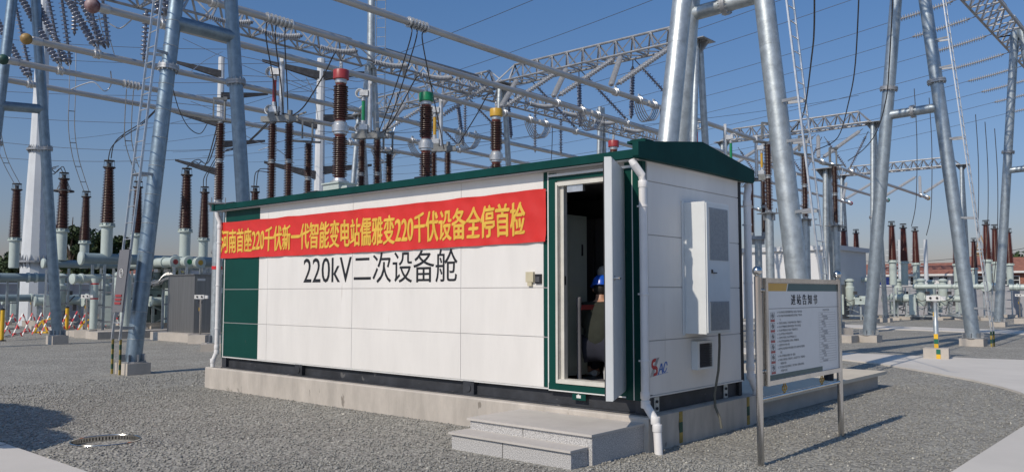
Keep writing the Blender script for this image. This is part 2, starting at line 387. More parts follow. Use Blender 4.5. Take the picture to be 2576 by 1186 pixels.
# ------------------------------------------------------------------ plinth, steps, slab
pl = thing('concrete_plinth', 'stained concrete plinth carrying the white cabin', 'plinth', (-4.7, 1.3, 0))
m = MB(); m.prism([(-.15, -.1), (-.15, .365), (-.135, .38), (2.72, .38), (2.75, .35), (2.75, -.1)], -9.5, .13, 'x'); m.build('block', 'concp', pl, False, True)
for y in (.52, 2.3):
    for k in range(3):
        z = .02+.12*k; MB().box(.125, .138, y, y+.07, z, z+.12).build('ground_strip', 'mgreen' if k % 2 else 'myell', pl, False)
st = thing('granite_steps', 'two granite steps below the open cabin door', 'steps', (-.85, -.8, 0))
MB().box(-1.69, 0, -1.40, -1.03, -.1, .165).build('riser', 'granite', st, False)
MB().box(-1.67, .06, -1.12, -.153, -.1, .293).build('riser', 'granite', st, False)
MB().box(-1.72, .015, -1.43, -1.03, .167, .19).build('tread', 'granitet', st, False)
MB().box(-1.70, .075, -1.15, -.153, .295, .32).build('tread', 'granitet', st, False)
j = MB(); j.box(-.92, -.915, -1.4035, -1.39, .0, .165); j.box(-.87, -.865, -1.1235, -1.11, .19, .293); j.build('joint', 'black', st, False)

sl = thing('trench_cover_slab', 'cream slab over a low concrete kerb behind the cabin', 'slab', (-1.2, 5.4, 0))
MB().box(-2.5, -.02, 2.76, 8.15, -.05, .24).build('kerb', 'conc', sl, False)
MB().box(-2.6, .1, 2.76, 8.3, .242, .30).build('cover', 'cream', sl, False)
tag(MB().cbox((-1.05, 6.5, .33), .55, .9, .05, .4).cbox((-1.15, 6.55, .375), .3, .8, .03, .1).build('wooden_board', 'wood', None, False), 'brown boards lying on the cream slab', 'board')
tag(MB().lathe([(.08,.3),(.08,.52),(.06,.54)], 14, at(2085, 955, Z=.3)*1).build('black_canister', 'black'), 'small black canister standing on the cream slab', 'canister')
bpy.data.objects['black_canister'].location.z = -.3

# ------------------------------------------------------------------ the cabin
ROWS = [.588, 1.213, 1.83, 2.434, 3.06, 3.30]
cb = thing('equipment_cabin', 'long white prefabricated equipment cabin with dark green roof and open door', 'cabin', (-4.6, 1.25, .38))
b = MB(); b.box(-9.15, .0, .06, .12, .385, .59); b.box(-9.15, .02, -.03, .16, .381, .40); b.box(-9.15, -.0, 2.36, 2.44, .385, .59)
b.box(-.12, -.04, .12, 2.36, .385, .59); b.box(-9.13, -9.06, .12, 2.36, .385, .59)
for x in (-9.1, -.06): b.box(x-.07, x+.07, .0, .14, .40, .60)
b.build('base_frame', 'base', cb, False)
for x in (-6.72, -2.78):
    q = MB(); q.box(x-.10, x+.10, -.01, .06, .40, .575); q.lathe([(.05, 0), (.05, .012)], 14, (x, -.012, .485), (0, -1, 0)); q.build('lifting_lug', 'base', cb, False)
for y in (.22, 1.95):
    q = MB(); q.box(-.035, -.02, y, y+.11, .385, .56); q.build('bracket_plate', 'galv', cb, False)
    q = MB()
    for z in (.43, .51): q.lathe([(.018, 0), (.018, .015)], 8, (-.02, y+.055, z), (1, 0, 0))
    q.build('bolt', 'base', cb, False)
# wall core with door opening (X -1.22 .. -.30, z .66 .. 3.12)
WZ0, WZ1 = .59, 3.38
q = MB(); q.box(-9.19, -1.27, .012, .09, WZ0, WZ1); q.box(-1.27, -.25, .012, .09, 3.14, WZ1); q.box(-.25, -.012, .012, .09, WZ0, WZ1)
q.box(-1.27, -.25, .012, .09, WZ0, .655)
q.box(-9.19, -.012, 2.41, 2.488, WZ0, WZ1); q.box(-9.19, -9.11, .09, 2.41, WZ0, WZ1); q.box(-.09, -.012, .09, 2.41, WZ0, WZ1)
q.build('wall_core', 'whiteb', cb, False)
MB().box(-9.1, -.1, .1, 2.4, .56, .655).build('floor', 'lid', cb, False)
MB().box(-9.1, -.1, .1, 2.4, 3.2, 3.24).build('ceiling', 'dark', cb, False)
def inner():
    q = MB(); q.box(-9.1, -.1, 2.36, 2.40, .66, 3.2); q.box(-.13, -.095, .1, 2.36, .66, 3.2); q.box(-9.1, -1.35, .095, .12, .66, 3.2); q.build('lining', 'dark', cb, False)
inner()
g = .0035
XS = [-7.985, -7.71, -5.33, -2.94, -1.475]
q = MB()
for i in range(4):
    gx = g if i else g*.5
    for r in range(5): q.box(XS[i]+gx, XS[i+1]-gx, 0, .02, ROWS[r]+g, ROWS[r+1]-g)
q.build('front_panel', 'white', cb, False)
q = MB()
for r in range(5): q.box(-9.135, XS[0]-.002, 0, .02, ROWS[r]+.008, ROWS[r+1]-.008)
q.build('green_panel', 'green', cb, False); q = MB()
for r in range(5): q.box(-1.472, -1.412, 0, .02, ROWS[r]+.008, ROWS[r+1]-.008)
q.build('green_panel', 'green', cb, False)
q = MB(); q.box(-9.165, -9.142, -.003, .02, .585, 3.3); q.box(-1.408, -1.39, -.004, .02, .585, 3.3); q.box(-9.165, -1.39, -.004, .02, .57, .587)
q.build('white_trim', 'wht', cb, False)
MB().box(-9.20, -9.168, -.004, .09, .57, 3.3).build('corner_trim', 'green', cb, False)
# side panels (facing +X)
q = MB()
for r in range(5): q.box(-.02, 0, .09, 2.42, ROWS[r]+.006, ROWS[r+1]-.006)
q.build('side_panel', 'white', cb, False)
MB().box(-.02, .012, .06, 2.46, .572, .590).build('side_sill', 'wht', cb, False)
MB().box(-.02, .006, 2.425, 2.50, .572, 3.36).build('corner_trim', 'black', cb, False)
q = MB()
for r in range(5): q.box(-9.212, -9.192, .09, 2.42, ROWS[r]+.006, ROWS[r+1]-.006)
q.build('side_panel', 'white', cb, False)
# green surround of the door
q = MB(); q.box(-1.386, -1.27, -.01, .02, .60, 3.26); q.box(-.25, -.0, -.012, .06, .54, 3.30); q.box(-1.386, -.24, -.008, .02, 3.16, 3.21); q.box(-1.386, -.24, -.016, .02, .575, .655)
q.build('door_surround', 'green', cb, False)
q = MB(); q.box(-1.385, -.25, -.02, .01, .56, .574); q.box(-1.385, -.14, -.03, .01, 3.215, 3.245); q.box(-.148, -.136, -.016, -.011, .54, 3.22); q.build('white_trim', 'wht', cb, False)
q = MB(); q.box(-1.27, -1.22, -.022, .09, .658, 3.14); q.box(-.30, -.25, -.022, .09, .658, 3.14); q.box(-1.22, -.30, -.022, .09, 3.09, 3.14); q.box(-1.22, -.30, -.03, .10, .658, .71)
q.box(-1.22, -1.17, .02, .09, .71, 3.09); q.box(-.35, -.30, .02, .09, .71, 3.09)
fr = q.build('door_frame', 'framew', cb, False); q = MB(); q.box(-1.235, -1.222, -.024, -.0222, .70, 3.10); q.box(-.298, -.285, -.024, -.0222, .70, 3.10); q.build('door_seal', 'black', cb, False)
q = MB(); q.box(-1.10, -.86, .0, .045, 3.005, 3.088); q.build('door_magnet', 'alub', cb, False)
MB().box(-1.178, -1.168, .03, .06, 1.86, 1.97).build('strike_plate', 'black', cb, False)
q = MB(); q.box(-1.03, -.83, -.006, .0, .475, .555); q.build('name_plate', 'green', cb, False)
q = MB(); q.box(-.965, -.90, -.009, -.0065, .50, .535); q.box(-.945, -.925, -.009, -.0065, .535, .545); q.build('plate_mark', 'wht', cb, False)
# open leaf hinged on the right jamb
H = Vector((-.285, -.03, 0)); D = Vector((.40, -.84, 0)).normalized(); Nn = Vector((-D.y, D.x, 0)); L = .93
def leafpt(s, t, z): p = H + D*s + Nn*t; return (p.x, p.y, z)
def leafbox(mb, s0, s1, t0, t1, z0, z1):
    P = [leafpt(s0,t0,z0),leafpt(s1,t0,z0),leafpt(s1,t1,z0),leafpt(s0,t1,z0),leafpt(s0,t0,z1),leafpt(s1,t0,z1),leafpt(s1,t1,z1),leafpt(s0,t1,z1)]
    return mb.add(P, [(0,3,2,1),(4,5,6,7),(0,1,5,4),(1,2,6,5),(2,3,7,6),(3,0,4,7)])
dl = leafbox(MB(), 0, L, -.045, .03, .635, 3.21).build('door', 'door', cb, False, True)
leafbox(MB(), 0, L-.03, -.062, -.047, .66, 3.17).build('door_seal', 'black', dl, False, True)
leafbox(MB(), .005, L+.003, .032, .037, .645, 3.20).build('outer_skin', 'door', dl, False, True)
q = MB(); a = Vector(leafpt(L-.09, .037, 1.92)); q.lathe([(.026, 0), (.026, .012), (.012, .014), (.012, .05)], 12, a, Nn); p = a + Nn*.052; q.tube(p, p - D*.12, .011, seg=8); q.build('handle', 'stain', dl)
q = MB()
for z in (.95, 1.9, 2.85): q.tube((H.x+.02, H.y-.015, z-.07), (H.x+.02, H.y-.015, z+.07), .014, seg=8)
q.build('hinge', 'alub', dl)
# roof: slab with gable fascias
EV = 3.41; AP = 3.585
q = MB(); q.prism([(-.12, 3.30), (-.12, EV), (1.25, AP), (2.62, EV), (2.62, 3.30)], -9.32, .02, 'x'); rf = q.build('roof', 'roofg', cb, False, True)
for x0, x1 in ((.02, .10), (-9.40, -9.322)): q = MB().prism([(-.23, 3.285), (-.25, 3.31), (-.25, 3.465), (1.25, 3.665), (2.74, 3.465), (2.74, 3.31), (2.70, 3.285), (1.25, 3.30)] if x0 > 0 else [(-.16, 3.30), (-.16, 3.42), (1.25, 3.60), (2.66, 3.42), (2.66, 3.30)], x0, x1, 'x'); q.build('gable_fascia', 'roofg', rf, False, True)
MB().box(-9.30, .0, -.15, -.122, 3.305, 3.40).build('gutter', 'roofg', rf, False)
q = MB(); q.box(-.20, .05, -.02, .22, 3.50, 3.53); q.box(-.17, .02, .0, .2, 3.53, 3.545); q.build('roof_cap_plate', 'roofg', rf, False)
for x in (-9.22, -6.6, -3.9):
    MB().box(x-.12, x+.14, .1, .18, 3.45, 3.475).build('roof_lug', 'black', rf, False)
MB().box(-9.30, .015, -.118, 2.60, 3.285, 3.298).build('soffit', 'whiteb', cb, False)

def pipe(pts, clamps, r=.052):
    o = MB().path(pts, r, 14).build('downpipe', 'pvc', cb)
    for z in clamps:
        q = MB()
        for a_, b_ in zip(pts, pts[1:]):
            if min(a_[2], b_[2]) <= z <= max(a_[2], b_[2]) and abs(a_[2]-b_[2]) > .3:
                t = (z-a_[2])/(b_[2]-a_[2]); x = a_[0]+(b_[0]-a_[0])*t; y = a_[1]+(b_[1]-a_[1])*t
                q.lathe([(r+.004, -.012), (r+.008, -.01), (r+.008, .01), (r+.004, .012)], 14, (x, y, z)); q.box(x-.075, x-.05, y-.012, y+.012, z-.01, z+.01)
        q.build('pipe_clamp', 'pvc', o)
    for a_ in pts[3:-1]: MB().lathe([(r+.005, -.04), (r+.007, -.035), (r+.007, .035), (r+.005, .04)], 14, a_).build('pipe_collar', 'pvc', o)
pipe([(-.02,-.19,3.27),(.0,-.19,3.22),(.045,-.10,3.10),(.05,-.085,3.0),(.05,-.085,.62),(.055,-.085,.52),(.20,-.12,.36),(.225,-.125,.28),(.245,-.13,-.03)], (2.75, 1.75, 1.0), .047)
pipe([(.03,2.67,3.27),(.04,2.66,3.2),(.05,2.60,3.1),(.05,2.60,3.0),(.05,2.60,.75),(.055,2.60,.62),(.11,2.66,.42),(.14,2.70,.36)], (2.7, 1.9, 1.1))
pipe([(-9.30,-.10,3.27),(-9.295,-.09,3.2),(-9.28,-.05,3.1),(-9.28,-.05,3.0),(-9.28,-.05,.75),(-9.28,-.05,.66),(-9.32,-.10,.50),(-9.32,-.10,.385)], (2.7, 1.9, 1.1), .042)
# air conditioner on the end wall
ac = thing('air_conditioner', 'tall pale air conditioner on the shaded end wall', 'air conditioner', (0, 1.2, 1.26))
MB().box(.003, .30, .90, 1.52, 1.27, 2.87).build('casing', 'acw', ac, False)
MB().box(.003, .02, .86, .897, 1.25, 2.89).build('back_plate', 'acw', ac, False)
q = MB(); q.box(.302, .316, .915, 1.505, 1.285, 2.855); fp = q.build('front_panel', 'acw', ac, False)
for z0, z1 in ((2.16, 2.80), (1.31, 1.66)):
    q = MB(); q.box(.3165, .321, .965, 1.46, z0, z1); gr = q.build('grille', 'grille', ac, False)
    q = MB(); n = int((z1-z0)/.016)
    for i in range(n): z = z0+.008+i*(z1-z0-.016)/n; q.box(.3215, .325, .97, 1.455, z, z+.006)
    q.build('slat', 'grille', gr, False)
q = MB(); q.box(.317, .325, 1.01, 1.045, 2.0, 2.045); q.box(.325, .34, 1.02, 1.12, 2.0, 2.012); q.build('latch', 'ink', ac, False)
# vent with louvres below it
ve = thing('wall_vent', 'small square louvred vent below the air conditioner', 'vent', (0, 1.2, .83))
q = MB(); q.box(.003, .09, 1.06, 1.11, .82, 1.17); q.box(.003, .09, 1.44, 1.47, .82, 1.17); q.box(.003, .09, 1.11, 1.44, 1.14, 1.17); q.box(.003, .09, 1.11, 1.44, .82, .845); q.box(.003, .012, 1.11, 1.44, .845, 1.14)
q.build('hood', 'acw', ve, False)
q = MB()
for i in range(13): z = .852+i*.0215; q.add([(.03,1.11,z+.014),(.088,1.11,z),(.088,1.44,z),(.03,1.44,z+.014),(.03,1.11,z+.017),(.088,1.11,z+.003),(.088,1.44,z+.003),(.03,1.44,z+.017)], [(0,3,2,1),(4,5,6,7),(0,1,5,4),(1,2,6,5),(2,3,7,6),(3,0,4,7)])
q.build('louvre', 'lid', ve, False)
tag(MB().path([(.2,1.42,1.27),(.2,1.42,1.1),(.19,1.40,.8),(.15,1.36,.5),(.16,1.36,.35),(.22,1.36,.22),(.24,1.36,.1)], .016, 8).build('drain_hose', 'hose'), 'dark drain hose hanging from the air conditioner', 'hose')
# emblem on the end wall
def Lp(u, v): return (.0025, .10 + (u-630)*.00075, .80 + (600-v)*.00050)
emb = MB()
outer = [(822,180),(760,185),(710,205),(682,250),(672,310),(680,370),(700,410),(722,432),(770,425),(800,440),(815,470),(800,505),(765,515),(745,525),(720,588),(815,572),(845,540),(857,480),(850,400),(830,365),(800,350),(745,350),(720,330),(718,290),(735,268),(785,258)]
# the bold S as strips
sp = [((822,180),(788,258)),((760,185),(745,264)),((712,205),(724,280)),((684,250),(716,300)),((672,310),(722,330)),((680,370),(745,350)),((722,432),(800,350)),((770,425),(830,366)),((803,440),(852,402)),((812,472),(858,470)),((800,505),(852,520)),((765,515),(842,545)),((745,528),(815,573)),((735,555),(720,588))]
vs = []
for a_, c_ in sp: vs += [Lp(*a_), Lp(*c_)]
emb.add(vs, [(2*i, 2*i+1, 2*i+3, 2*i+2) for i in range(len(sp)-2)] + [(24, 25, 27)])
emb.build('emblem_letter', 'lred', cb, False)
e2 = MB()
def stroke(a_, c_, wd=3.5):
    (x0, y0), (x1, y1) = a_, c_; e2.add([Lp(x0-wd,y0),Lp(x0+wd,y0),Lp(x1+wd,y1),Lp(x1-wd,y1)], [(0,1,2,3)])
for k in range(4): stroke((845+k*20, 172-k*3), (758+k*20, 345))
for k in range(4): stroke((715+k*18, 430), (632+k*30, 598-k*3))
e2.build('emblem_stripe', 'ink', cb, False)
e2 = MB()
stroke((965,312),(870,560),14); stroke((975,312),(1000,545),17); e2.add([Lp(900,470),Lp(905,440),Lp(990,430),Lp(990,460)], [(0,1,2,3)])
cc = [((1152,370),(1125,372)),((1140,300),(1112,318)),((1112,280),(1098,312)),((1075,290),(1082,330)),((1045,345),(1065,375)),((1015,440),(1045,450)),((1010,500),(1040,495)),((1035,535),(1052,505)),((1075,532),(1075,502)),((1110,490),(1098,470)),((1138,430),(1112,436))]
vs = []
for a_, c_ in cc: vs += [Lp(*a_), Lp(*c_)]
e2.add(vs, [(2*i, 2*i+1, 2*i+3, 2*i+2) for i in range(len(cc)-1)])
e2.add([Lp(820,566),Lp(820,574),Lp(1165,540),Lp(1165,532)], [(0,1,2,3)])
e2.build('emblem_letter', 'lblue', cb, False)
# name of the cabin, painted on the front
q = MB()
for k, dx in enumerate((-.003, .003)):
    text('220kV', .575, (-6.645+dx, 0, 1.935), (1,0,0), (0,0,1), .873, 0, .0025+.0004*k, mb=q)
    text('二次设备舱', .50, (-5.315+dx, 0, 1.955), (1,0,0), (0,0,1), .928, 0, .0025+.0004*k, mb=q)
q.build('lettering', 'black', cb, False)
q = MB(); q.box(-1.745, -1.62, -.035, -.001, 1.90, 2.03); q.box(-1.72, -1.65, -.03, -.001, 1.85, 1.90)
tag(q.build('sensor_box', 'beige', None, False), 'small beige box on the white wall left of the door', 'sensor')
cr_ = thing('card_reader', 'small black card reader on the wall beside the door', 'card reader', (-1.56, -.0, 1.95))
MB().box(-1.60, -1.50, -.022, -.001, 1.88, 2.0).build('body', 'black', cr_, False)
q = MB()
for i in range(3):
    for k in range(3): q.box(-1.588+i*.022, -1.573+i*.022, -.0245, -.0225, 1.905+k*.022, 1.92+k*.022)
q.build('keypad', 'lid', cr_, False)

# red banner
def bz(x, z):
    u = x*2.3
    return -.022 - .006*math.sin(u*1.7+z*3) - .0035*math.sin(u*4.1-z*5) - .0028*math.sin(u*9.3+z*11) - .002*math.sin(u*3.1+z*23)
def edge(x): t = (x+9.28)/7.86; return -.03*math.sin(math.pi*t) - .004*math.sin(x*9)
ban = thing('banner', 'long red cloth banner with yellow characters along the cabin front', 'banner', (-5.35, -.02, 2.41))
q = MB(); nx, nz = 320, 22; vs = []
for i in range(nx+1):
    x = -9.285 + 7.865*i/nx
    for k in range(nz+1):
        t = k/nz; z = (2.405 + edge(x)*.6) + t*(.672 + .004*math.sin(x*6)); y = bz(x, z)
        y -= .018*max(0, (t-.9))*10*abs(math.sin(x*5.1))*.5 + .012*max(0, .12-t)*8*abs(math.sin(x*6.7+1))
        vs.append((x, y, z))
q.add(vs, [(i*(nz+1)+k, (i+1)*(nz+1)+k, (i+1)*(nz+1)+k+1, i*(nz+1)+k+1) for i in range(nx) for k in range(nz)])
q.build('cloth', 'redcloth', ban)
def warp(v): return Vector((v.x, bz(v.x, v.z)-.005, v.z + edge(v.x)*.6))
s1 = '河南首座220千伏新一代智能变电站儒雅变220千伏设备全停首检'
q = MB()
for k, (dx, dz) in enumerate([(0,0),(.010,.003),(-.010,-.003),(.005,.007),(-.005,-.007)]):
    text(s1, .465, (-9.26+dx, 0, 2.545+dz), (1,0,0), (0,0,1), .577, 0, .0006*k, warp=lambda v, k=k: warp(v)-Vector((0, .0006*k, 0)), mb=q)
q.build('characters', 'yelltr', ban, False)

# inside the cabin
ic = thing('relay_cabinet', 'pale green cabinet just inside the open doorway', 'cabinet', (-1.75, .8, .655))
MB().box(-2.3, -1.42, .30, .85, .70, 2.78).build('body', 'cab', ic, False)
MB().box(-1.415, -1.40, .33, .82, .80, 2.72).build('door', 'cab', ic, False)
MB().box(-1.398, -1.39, .70, .73, 2.25, 2.40).build('handle', 'black', ic, False)
q = MB(); q.box(-8.5, -2.5, 1.85, 2.32, .66, 2.85)
for i in range(5): q.box(-2.45+i*.46, -2.02+i*.46, 1.85, 2.32, .66, 2.85)
tag(q.build('relay_rack', 'lid', None, False), 'row of dark racks at the back inside the cabin', 'rack')
tag(MB().box(-1.32, -1.0, 1.82, 1.845, .9, 2.45).build('red_curtain', 'rcap', None, False), 'dark red cloth hanging on the racks inside', 'curtain')
sn = thing('belt_barrier_post', 'steel belt barrier post standing inside the doorway', 'barrier post', (-1.17, .33, .655))
MB().lathe([(.14,.656),(.14,.67),(.03,.69),(.028,1.58),(.033,1.59),(.033,1.70),(.02,1.71)], 16, (-1.17,.33,0)).build('post', 'lid', sn)
MB().box(-1.15, -1.14, .34, .9, 1.55, 1.61).build('belt', 'rcap', sn, False)

# ------------------------------------------------------------------ people inside the doorway
def skin_body(name, verts, edges, radii, m, parent, root=0, sub=2):
    o0 = ORG[parent.name]
    me = bpy.data.meshes.new(name); me.from_pydata([tuple(Vector(v)-o0) for v in verts], edges, [])
    ob = bpy.data.objects.new(name, me); COL.objects.link(ob)
    ob.modifiers.new('skin', 'SKIN')
    for i, r in enumerate(radii): me.skin_vertices[0].data[i].radius = (r, r) if not isinstance(r, tuple) else r; me.skin_vertices[0].data[i].use_root = (i == root)
    sb = ob.modifiers.new('sub', 'SUBSURF'); sb.levels = sub; sb.render_levels = sub
    dg = bpy.context.evaluated_depsgraph_get(); nm = bpy.data.meshes.new_from_object(ob.evaluated_get(dg))
    bpy.data.objects.remove(ob); bpy.data.meshes.remove(me)
    nm.materials.append(M[m]); nm.polygons.foreach_set('use_smooth', [True]*len(nm.polygons))
    ob = bpy.data.objects.new(name, nm); COL.objects.link(ob); ob.parent = parent; ORG[ob.name] = o0
    return ob
def person(label, loc, face, helmet, scale=1.):
    """kneeling figure leaning over something on the floor; local +x is the way it faces"""
    t = thing('person', label, 'person', loc); c, s = math.cos(face), math.sin(face)
    def W(x, y, z): return (loc[0]+(x*c-y*s)*scale, loc[1]+(x*s+y*c)*scale, loc[2]+z*scale)
    # joints: 0 pelvis 1 waist 2 chest 3 neck 4 head ; legs: hips 5/10 ...
    V = [W(0,0,.40), W(.03,0,.56), W(.10,0,.80), W(.15,0,.93), W(.18,0,1.00), W(.20,0,1.08),
         W(.0,.10,.38), W(.34,.13,.42), W(.40,.13,.07), W(.50,.13,.03),
         W(.0,-.10,.38), W(.30,-.14,.10), W(-.06,-.13,.07), W(-.16,-.13,.06),
         W(.09,.19,.84), W(.25,.25,.62), W(.45,.16,.64), W(.52,.13,.64),
         W(.09,-.19,.84), W(.24,-.25,.62), W(.45,-.16,.60), W(.52,-.13,.60)]
    E_ = [(0,1),(1,2),(2,3),(3,4),(4,5),(0,6),(6,7),(7,8),(8,9),(0,10),(10,11),(11,12),(12,13),(2,14),(14,15),(15,16),(16,17),(2,18),(18,19),(19,20),(20,21)]
    Rr = [.15,.135,.15,.065,.07,.075,.10,.075,.05,.045,.10,.075,.055,.04,.07,.052,.038,.035,.07,.052,.038,.035]
    skin_body('body', V, E_, [r*scale for r in Rr], 'skin', t)
    for sy in (1, -1):   # five fingers each hand, curled round the work
        for k in range(5):
            y = sy*.145 + (k-2)*.019; z = .64 if sy > 0 else .60
            if k == (0 if sy > 0 else 4): P = [W(.50,y,z),W(.535,y-sy*.018,z-.01),W(.555,y-sy*.02,z-.03)]
            else: L_ = (.06,.075,.08,.07,.055)[k]; P = [W(.53,y,z),W(.53+L_*.6,y,z-.008),W(.53+L_*.8,y,z-.04)]
            MB().path(P, [.010, .0095, .008], 8).build('finger', 'skin', t)
    # jacket over the trunk and arms
    vj = [W(.0,0,.30), V[1], V[2], W(.13,0,.90), V[14], V[15], V[16], V[18], V[19], V[20]]
    skin_body('jacket', vj, [(0,1),(1,2),(2,3),(2,4),(4,5),(5,6),(2,7),(7,8),(8,9)], [r*scale for r in (.21,.19,.20,.10,.105,.08,.055,.105,.08,.055)], 'jacket', t)
    vt = [V[0], V[6], V[7], V[8], V[10], V[11], V[12]]
    skin_body('trousers', vt, [(0,1),(1,2),(2,3),(0,4),(4,5),(5,6)], [r*scale for r in (.165,.12,.092,.065,.12,.092,.066)], 'jeans', t)
    for f, tip in ((V[8], V[9]), (V[12], V[13])):
        f = Vector(f); tip = Vector(tip)
    q = MB(); q.path([W(.34,.13,.035),W(.44,.13,.04),W(.56,.13,.03)], [.04,.05,.03], 10); q.build('shoe', 'wht', t)
    q = MB(); q.path([W(-.07,-.13,.16),W(-.13,-.13,.10),W(-.15,-.13,.02)], [.045,.05,.035], 10); q.build('shoe', 'black', t)
    q = MB(); q.path([W(-.13,-.13,.19),W(-.185,-.13,.11),W(-.185,-.13,.02)], [.018,.022,.02], 8); q.build('sole', 'wht', t)
    hc = Vector(W(.20,0,1.08)); hd = MB().sph(hc, .092*scale, 18, 12, 1.25).build('head', 'skin', t)
    MB().sph(hc - Vector((c*.012, s*.012, -.012)), .097*scale, 16, 10, 1.2).build('hair', 'hair', t)
    MB().path([W(.285,0,1.08),W(.305,0,1.06),W(.285,0,1.05)], .011, 6).build('nose', 'skin', t)
    for sy in (1, -1):
        MB().sph(W(.275,sy*.033,1.09), .012, 8, 6).build('eye', 'black', t); MB().sph(W(.20,sy*.092,1.075), .022, 8, 6, 1.4).build('ear', 'skin', t)
    MB().path([W(.28,.025,1.02),W(.284,0,1.018),W(.28,-.025,1.02)], .006, 6).build('mouth', 'rcap', t)
    h = MB(); h.lathe([(.145,0),(.145,.008),(.122,.015),(.12,.06),(.105,.11),(.07,.145),(.001,.155)], 18, hc + Vector((0,0,.03)), (c*.25, s*.25, 1)).build('helmet', helmet, t)
    return t
person('person kneeling just inside the open door in a dark olive jacket and blue helmet', (-1.10, .64, .665), R(112), 'helmetb', 1.06)
person('person in a white helmet crouching deeper inside, mostly hidden by the door leaf', (-1.20, 1.42, .665), R(-139), 'wht', 1.2)
tag(MB().box(-.62, -.42, .98, 1.4, .66, .86).build('tool_crate', 'lid', None, False), 'low dark crate on the cabin floor by the crouching person', 'crate')

# ------------------------------------------------------------------ notice board
nb = thing('notice_board', 'framed notice board on two polished steel posts beside the cabin', 'notice board', (1.35, 1.18, 0))
for y in (.03, 2.33):
    po = MB().lathe([(.035,-.2),(.035,1.93),(.024,1.94),(.024,1.955)], 18, (1.35, y, 0)).build('post', 'stain', nb)
    MB().sph((1.35, y, 1.99), .052, 20, 12).build('ball', 'stain', po)
    q = MB(); s_ = 1 if y < 1 else -1
    for z in (1.79, .95): q.lathe([(.02,0),(.02,.05)], 12, (1.35, y+.033*s_, z), (0, s_, 0))
    q.build('clamp', 'stain', po)
Y0, Y1, Z0, Z1 = .12, 2.25, .80, 1.92
q = MB(); q.box(1.295,1.405,Y0,Y1,Z1-.05,Z1); q.box(1.295,1.405,Y0,Y1,Z0,Z0+.05); q.box(1.295,1.405,Y0,Y0+.05,Z0+.05,Z1-.05); q.box(1.295,1.405,Y1-.05,Y1,Z0+.05,Z1-.05)
q.build('frame', 'stain', nb, False)
MB().box(1.30, 1.388, Y0+.052, Y1-.052, Z0+.052, Z1-.052).build('board', 'board', nb, False)
BX = 1.3895; bz0, bz1 = Z0+.055, Z1-.055; by0, by1 = Y0+.055, Y1-.055; BW = by1-by0; BH = bz1-bz0
def bp(u, v): return (by0+u*BW, bz1-v*BH)
def bquad(pts, m_, name, x=BX):
    MB().add([(x, *bp(u, v)) for u, v in pts], [tuple(range(len(pts)))]).build(name, m_, nb, False)
bquad([(0,0),(.262,0),(.243,.082),(0,.082)], 'sgold', 'gold_band')
bquad([(.275,0),(1,0),(1,.082),(.256,.082)], 'sgreen', 'green_band')
bquad([(0,.95),(.74,.95),(.74,1),(0,1)], 'sgreen', 'green_band')
bquad([(0,.264),(1,.264),(1,.268),(0,.268)], 'ink', 'rule')
q = MB()
def bt(body, u, v, size, xs=.95, mb=None, x=BX, bold=0): y, z = bp(u, v); return text(body, size, (x, y, z), (0,1,0), (0,0,1), xs, bold, .0006, mb=mb)
for k, dx in enumerate((0, .004, -.004)): bt('进 站 告 知 书', .305+dx/BW, .222, .125, 1.0, q, BX+.0004*k)
q.build('title', 'ink', nb, False)
lines = ['作业人员未经安全交底和现场勘察不得进入作业现场，严禁进入现场。','作业人员着装不符合规定或未佩戴合格的安全防护用品，严禁进入现','场。','工作负责人未到现场前，工作班成员不得进入现场，严禁擅自工作。','作业人员不得擅自变更工作票所列安全措施，严禁扩大工作范围。','作业人员不得擅自进入非工作区域，严禁私自开展工作。','作业人员严禁在工作中移动遮栏标示牌。','工作负责人不在现场，作业人员严禁单独进行工作。','作业人员严禁在设备区内吸烟，随意动火，随意触摸设备。','在高压室工作时严禁投入使用。','高空作业人员必须系好安全带并正确使用，登高、搬运物件时必须注意安全','距离。','外来人员严禁随意进入控制室、保护、通信室。','外来施工人员每次进站，须告知负责人，在安全监护下工作，不得随意走动','和触摸运行设备。','工作人员完成工作后必须清理现场，办理工作终结，检查确认安全措施，','方可离开作业现场。']
q = MB()
for i, t_ in enumerate(lines):
    v = .315 + i*.0385; ind = .135 if t_ not in ('场。','距离。','和触摸运行设备。','方可离开作业现场。') else .15
    if ind == .135: y, z = bp(.122, v-.008); q.lathe([(.006, 0), (.006, .0005)], 8, (BX, y, z), (1, 0, 0))
    bt(t_, ind, v, .0265, .80, q)
q.build('small_print', 'ink', nb, False)
q = MB(); bt('到岗到位责任清单', .76, .31, .026, 1, q); rb = MB()
for i in range(21):
    v = .33+i*.0285; a, c_ = bp(.70, v), bp(.965, v); rb.add([(BX,a[0],a[1]),(BX,c_[0],c_[1]),(BX,c_[0],c_[1]+.002),(BX,a[0],a[1]+.002)], [(0,1,2,3)])
    if i < 20: bt('安全管理规定要求' [:3+(i*5) % 6], .73+.02*(i % 3), v+.023, .021, 1, q)
for u in (.70, .965):
    a, c_ = bp(u, .33), bp(u, .90); rb.add([(BX,a[0],c_[1]),(BX,a[0]+.002,c_[1]),(BX,a[0]+.002,a[1]),(BX,a[0],a[1])], [(0,1,2,3)])
q.build('small_print', 'lid', nb, False); rb.build('table_rule', 'lid', nb, False)
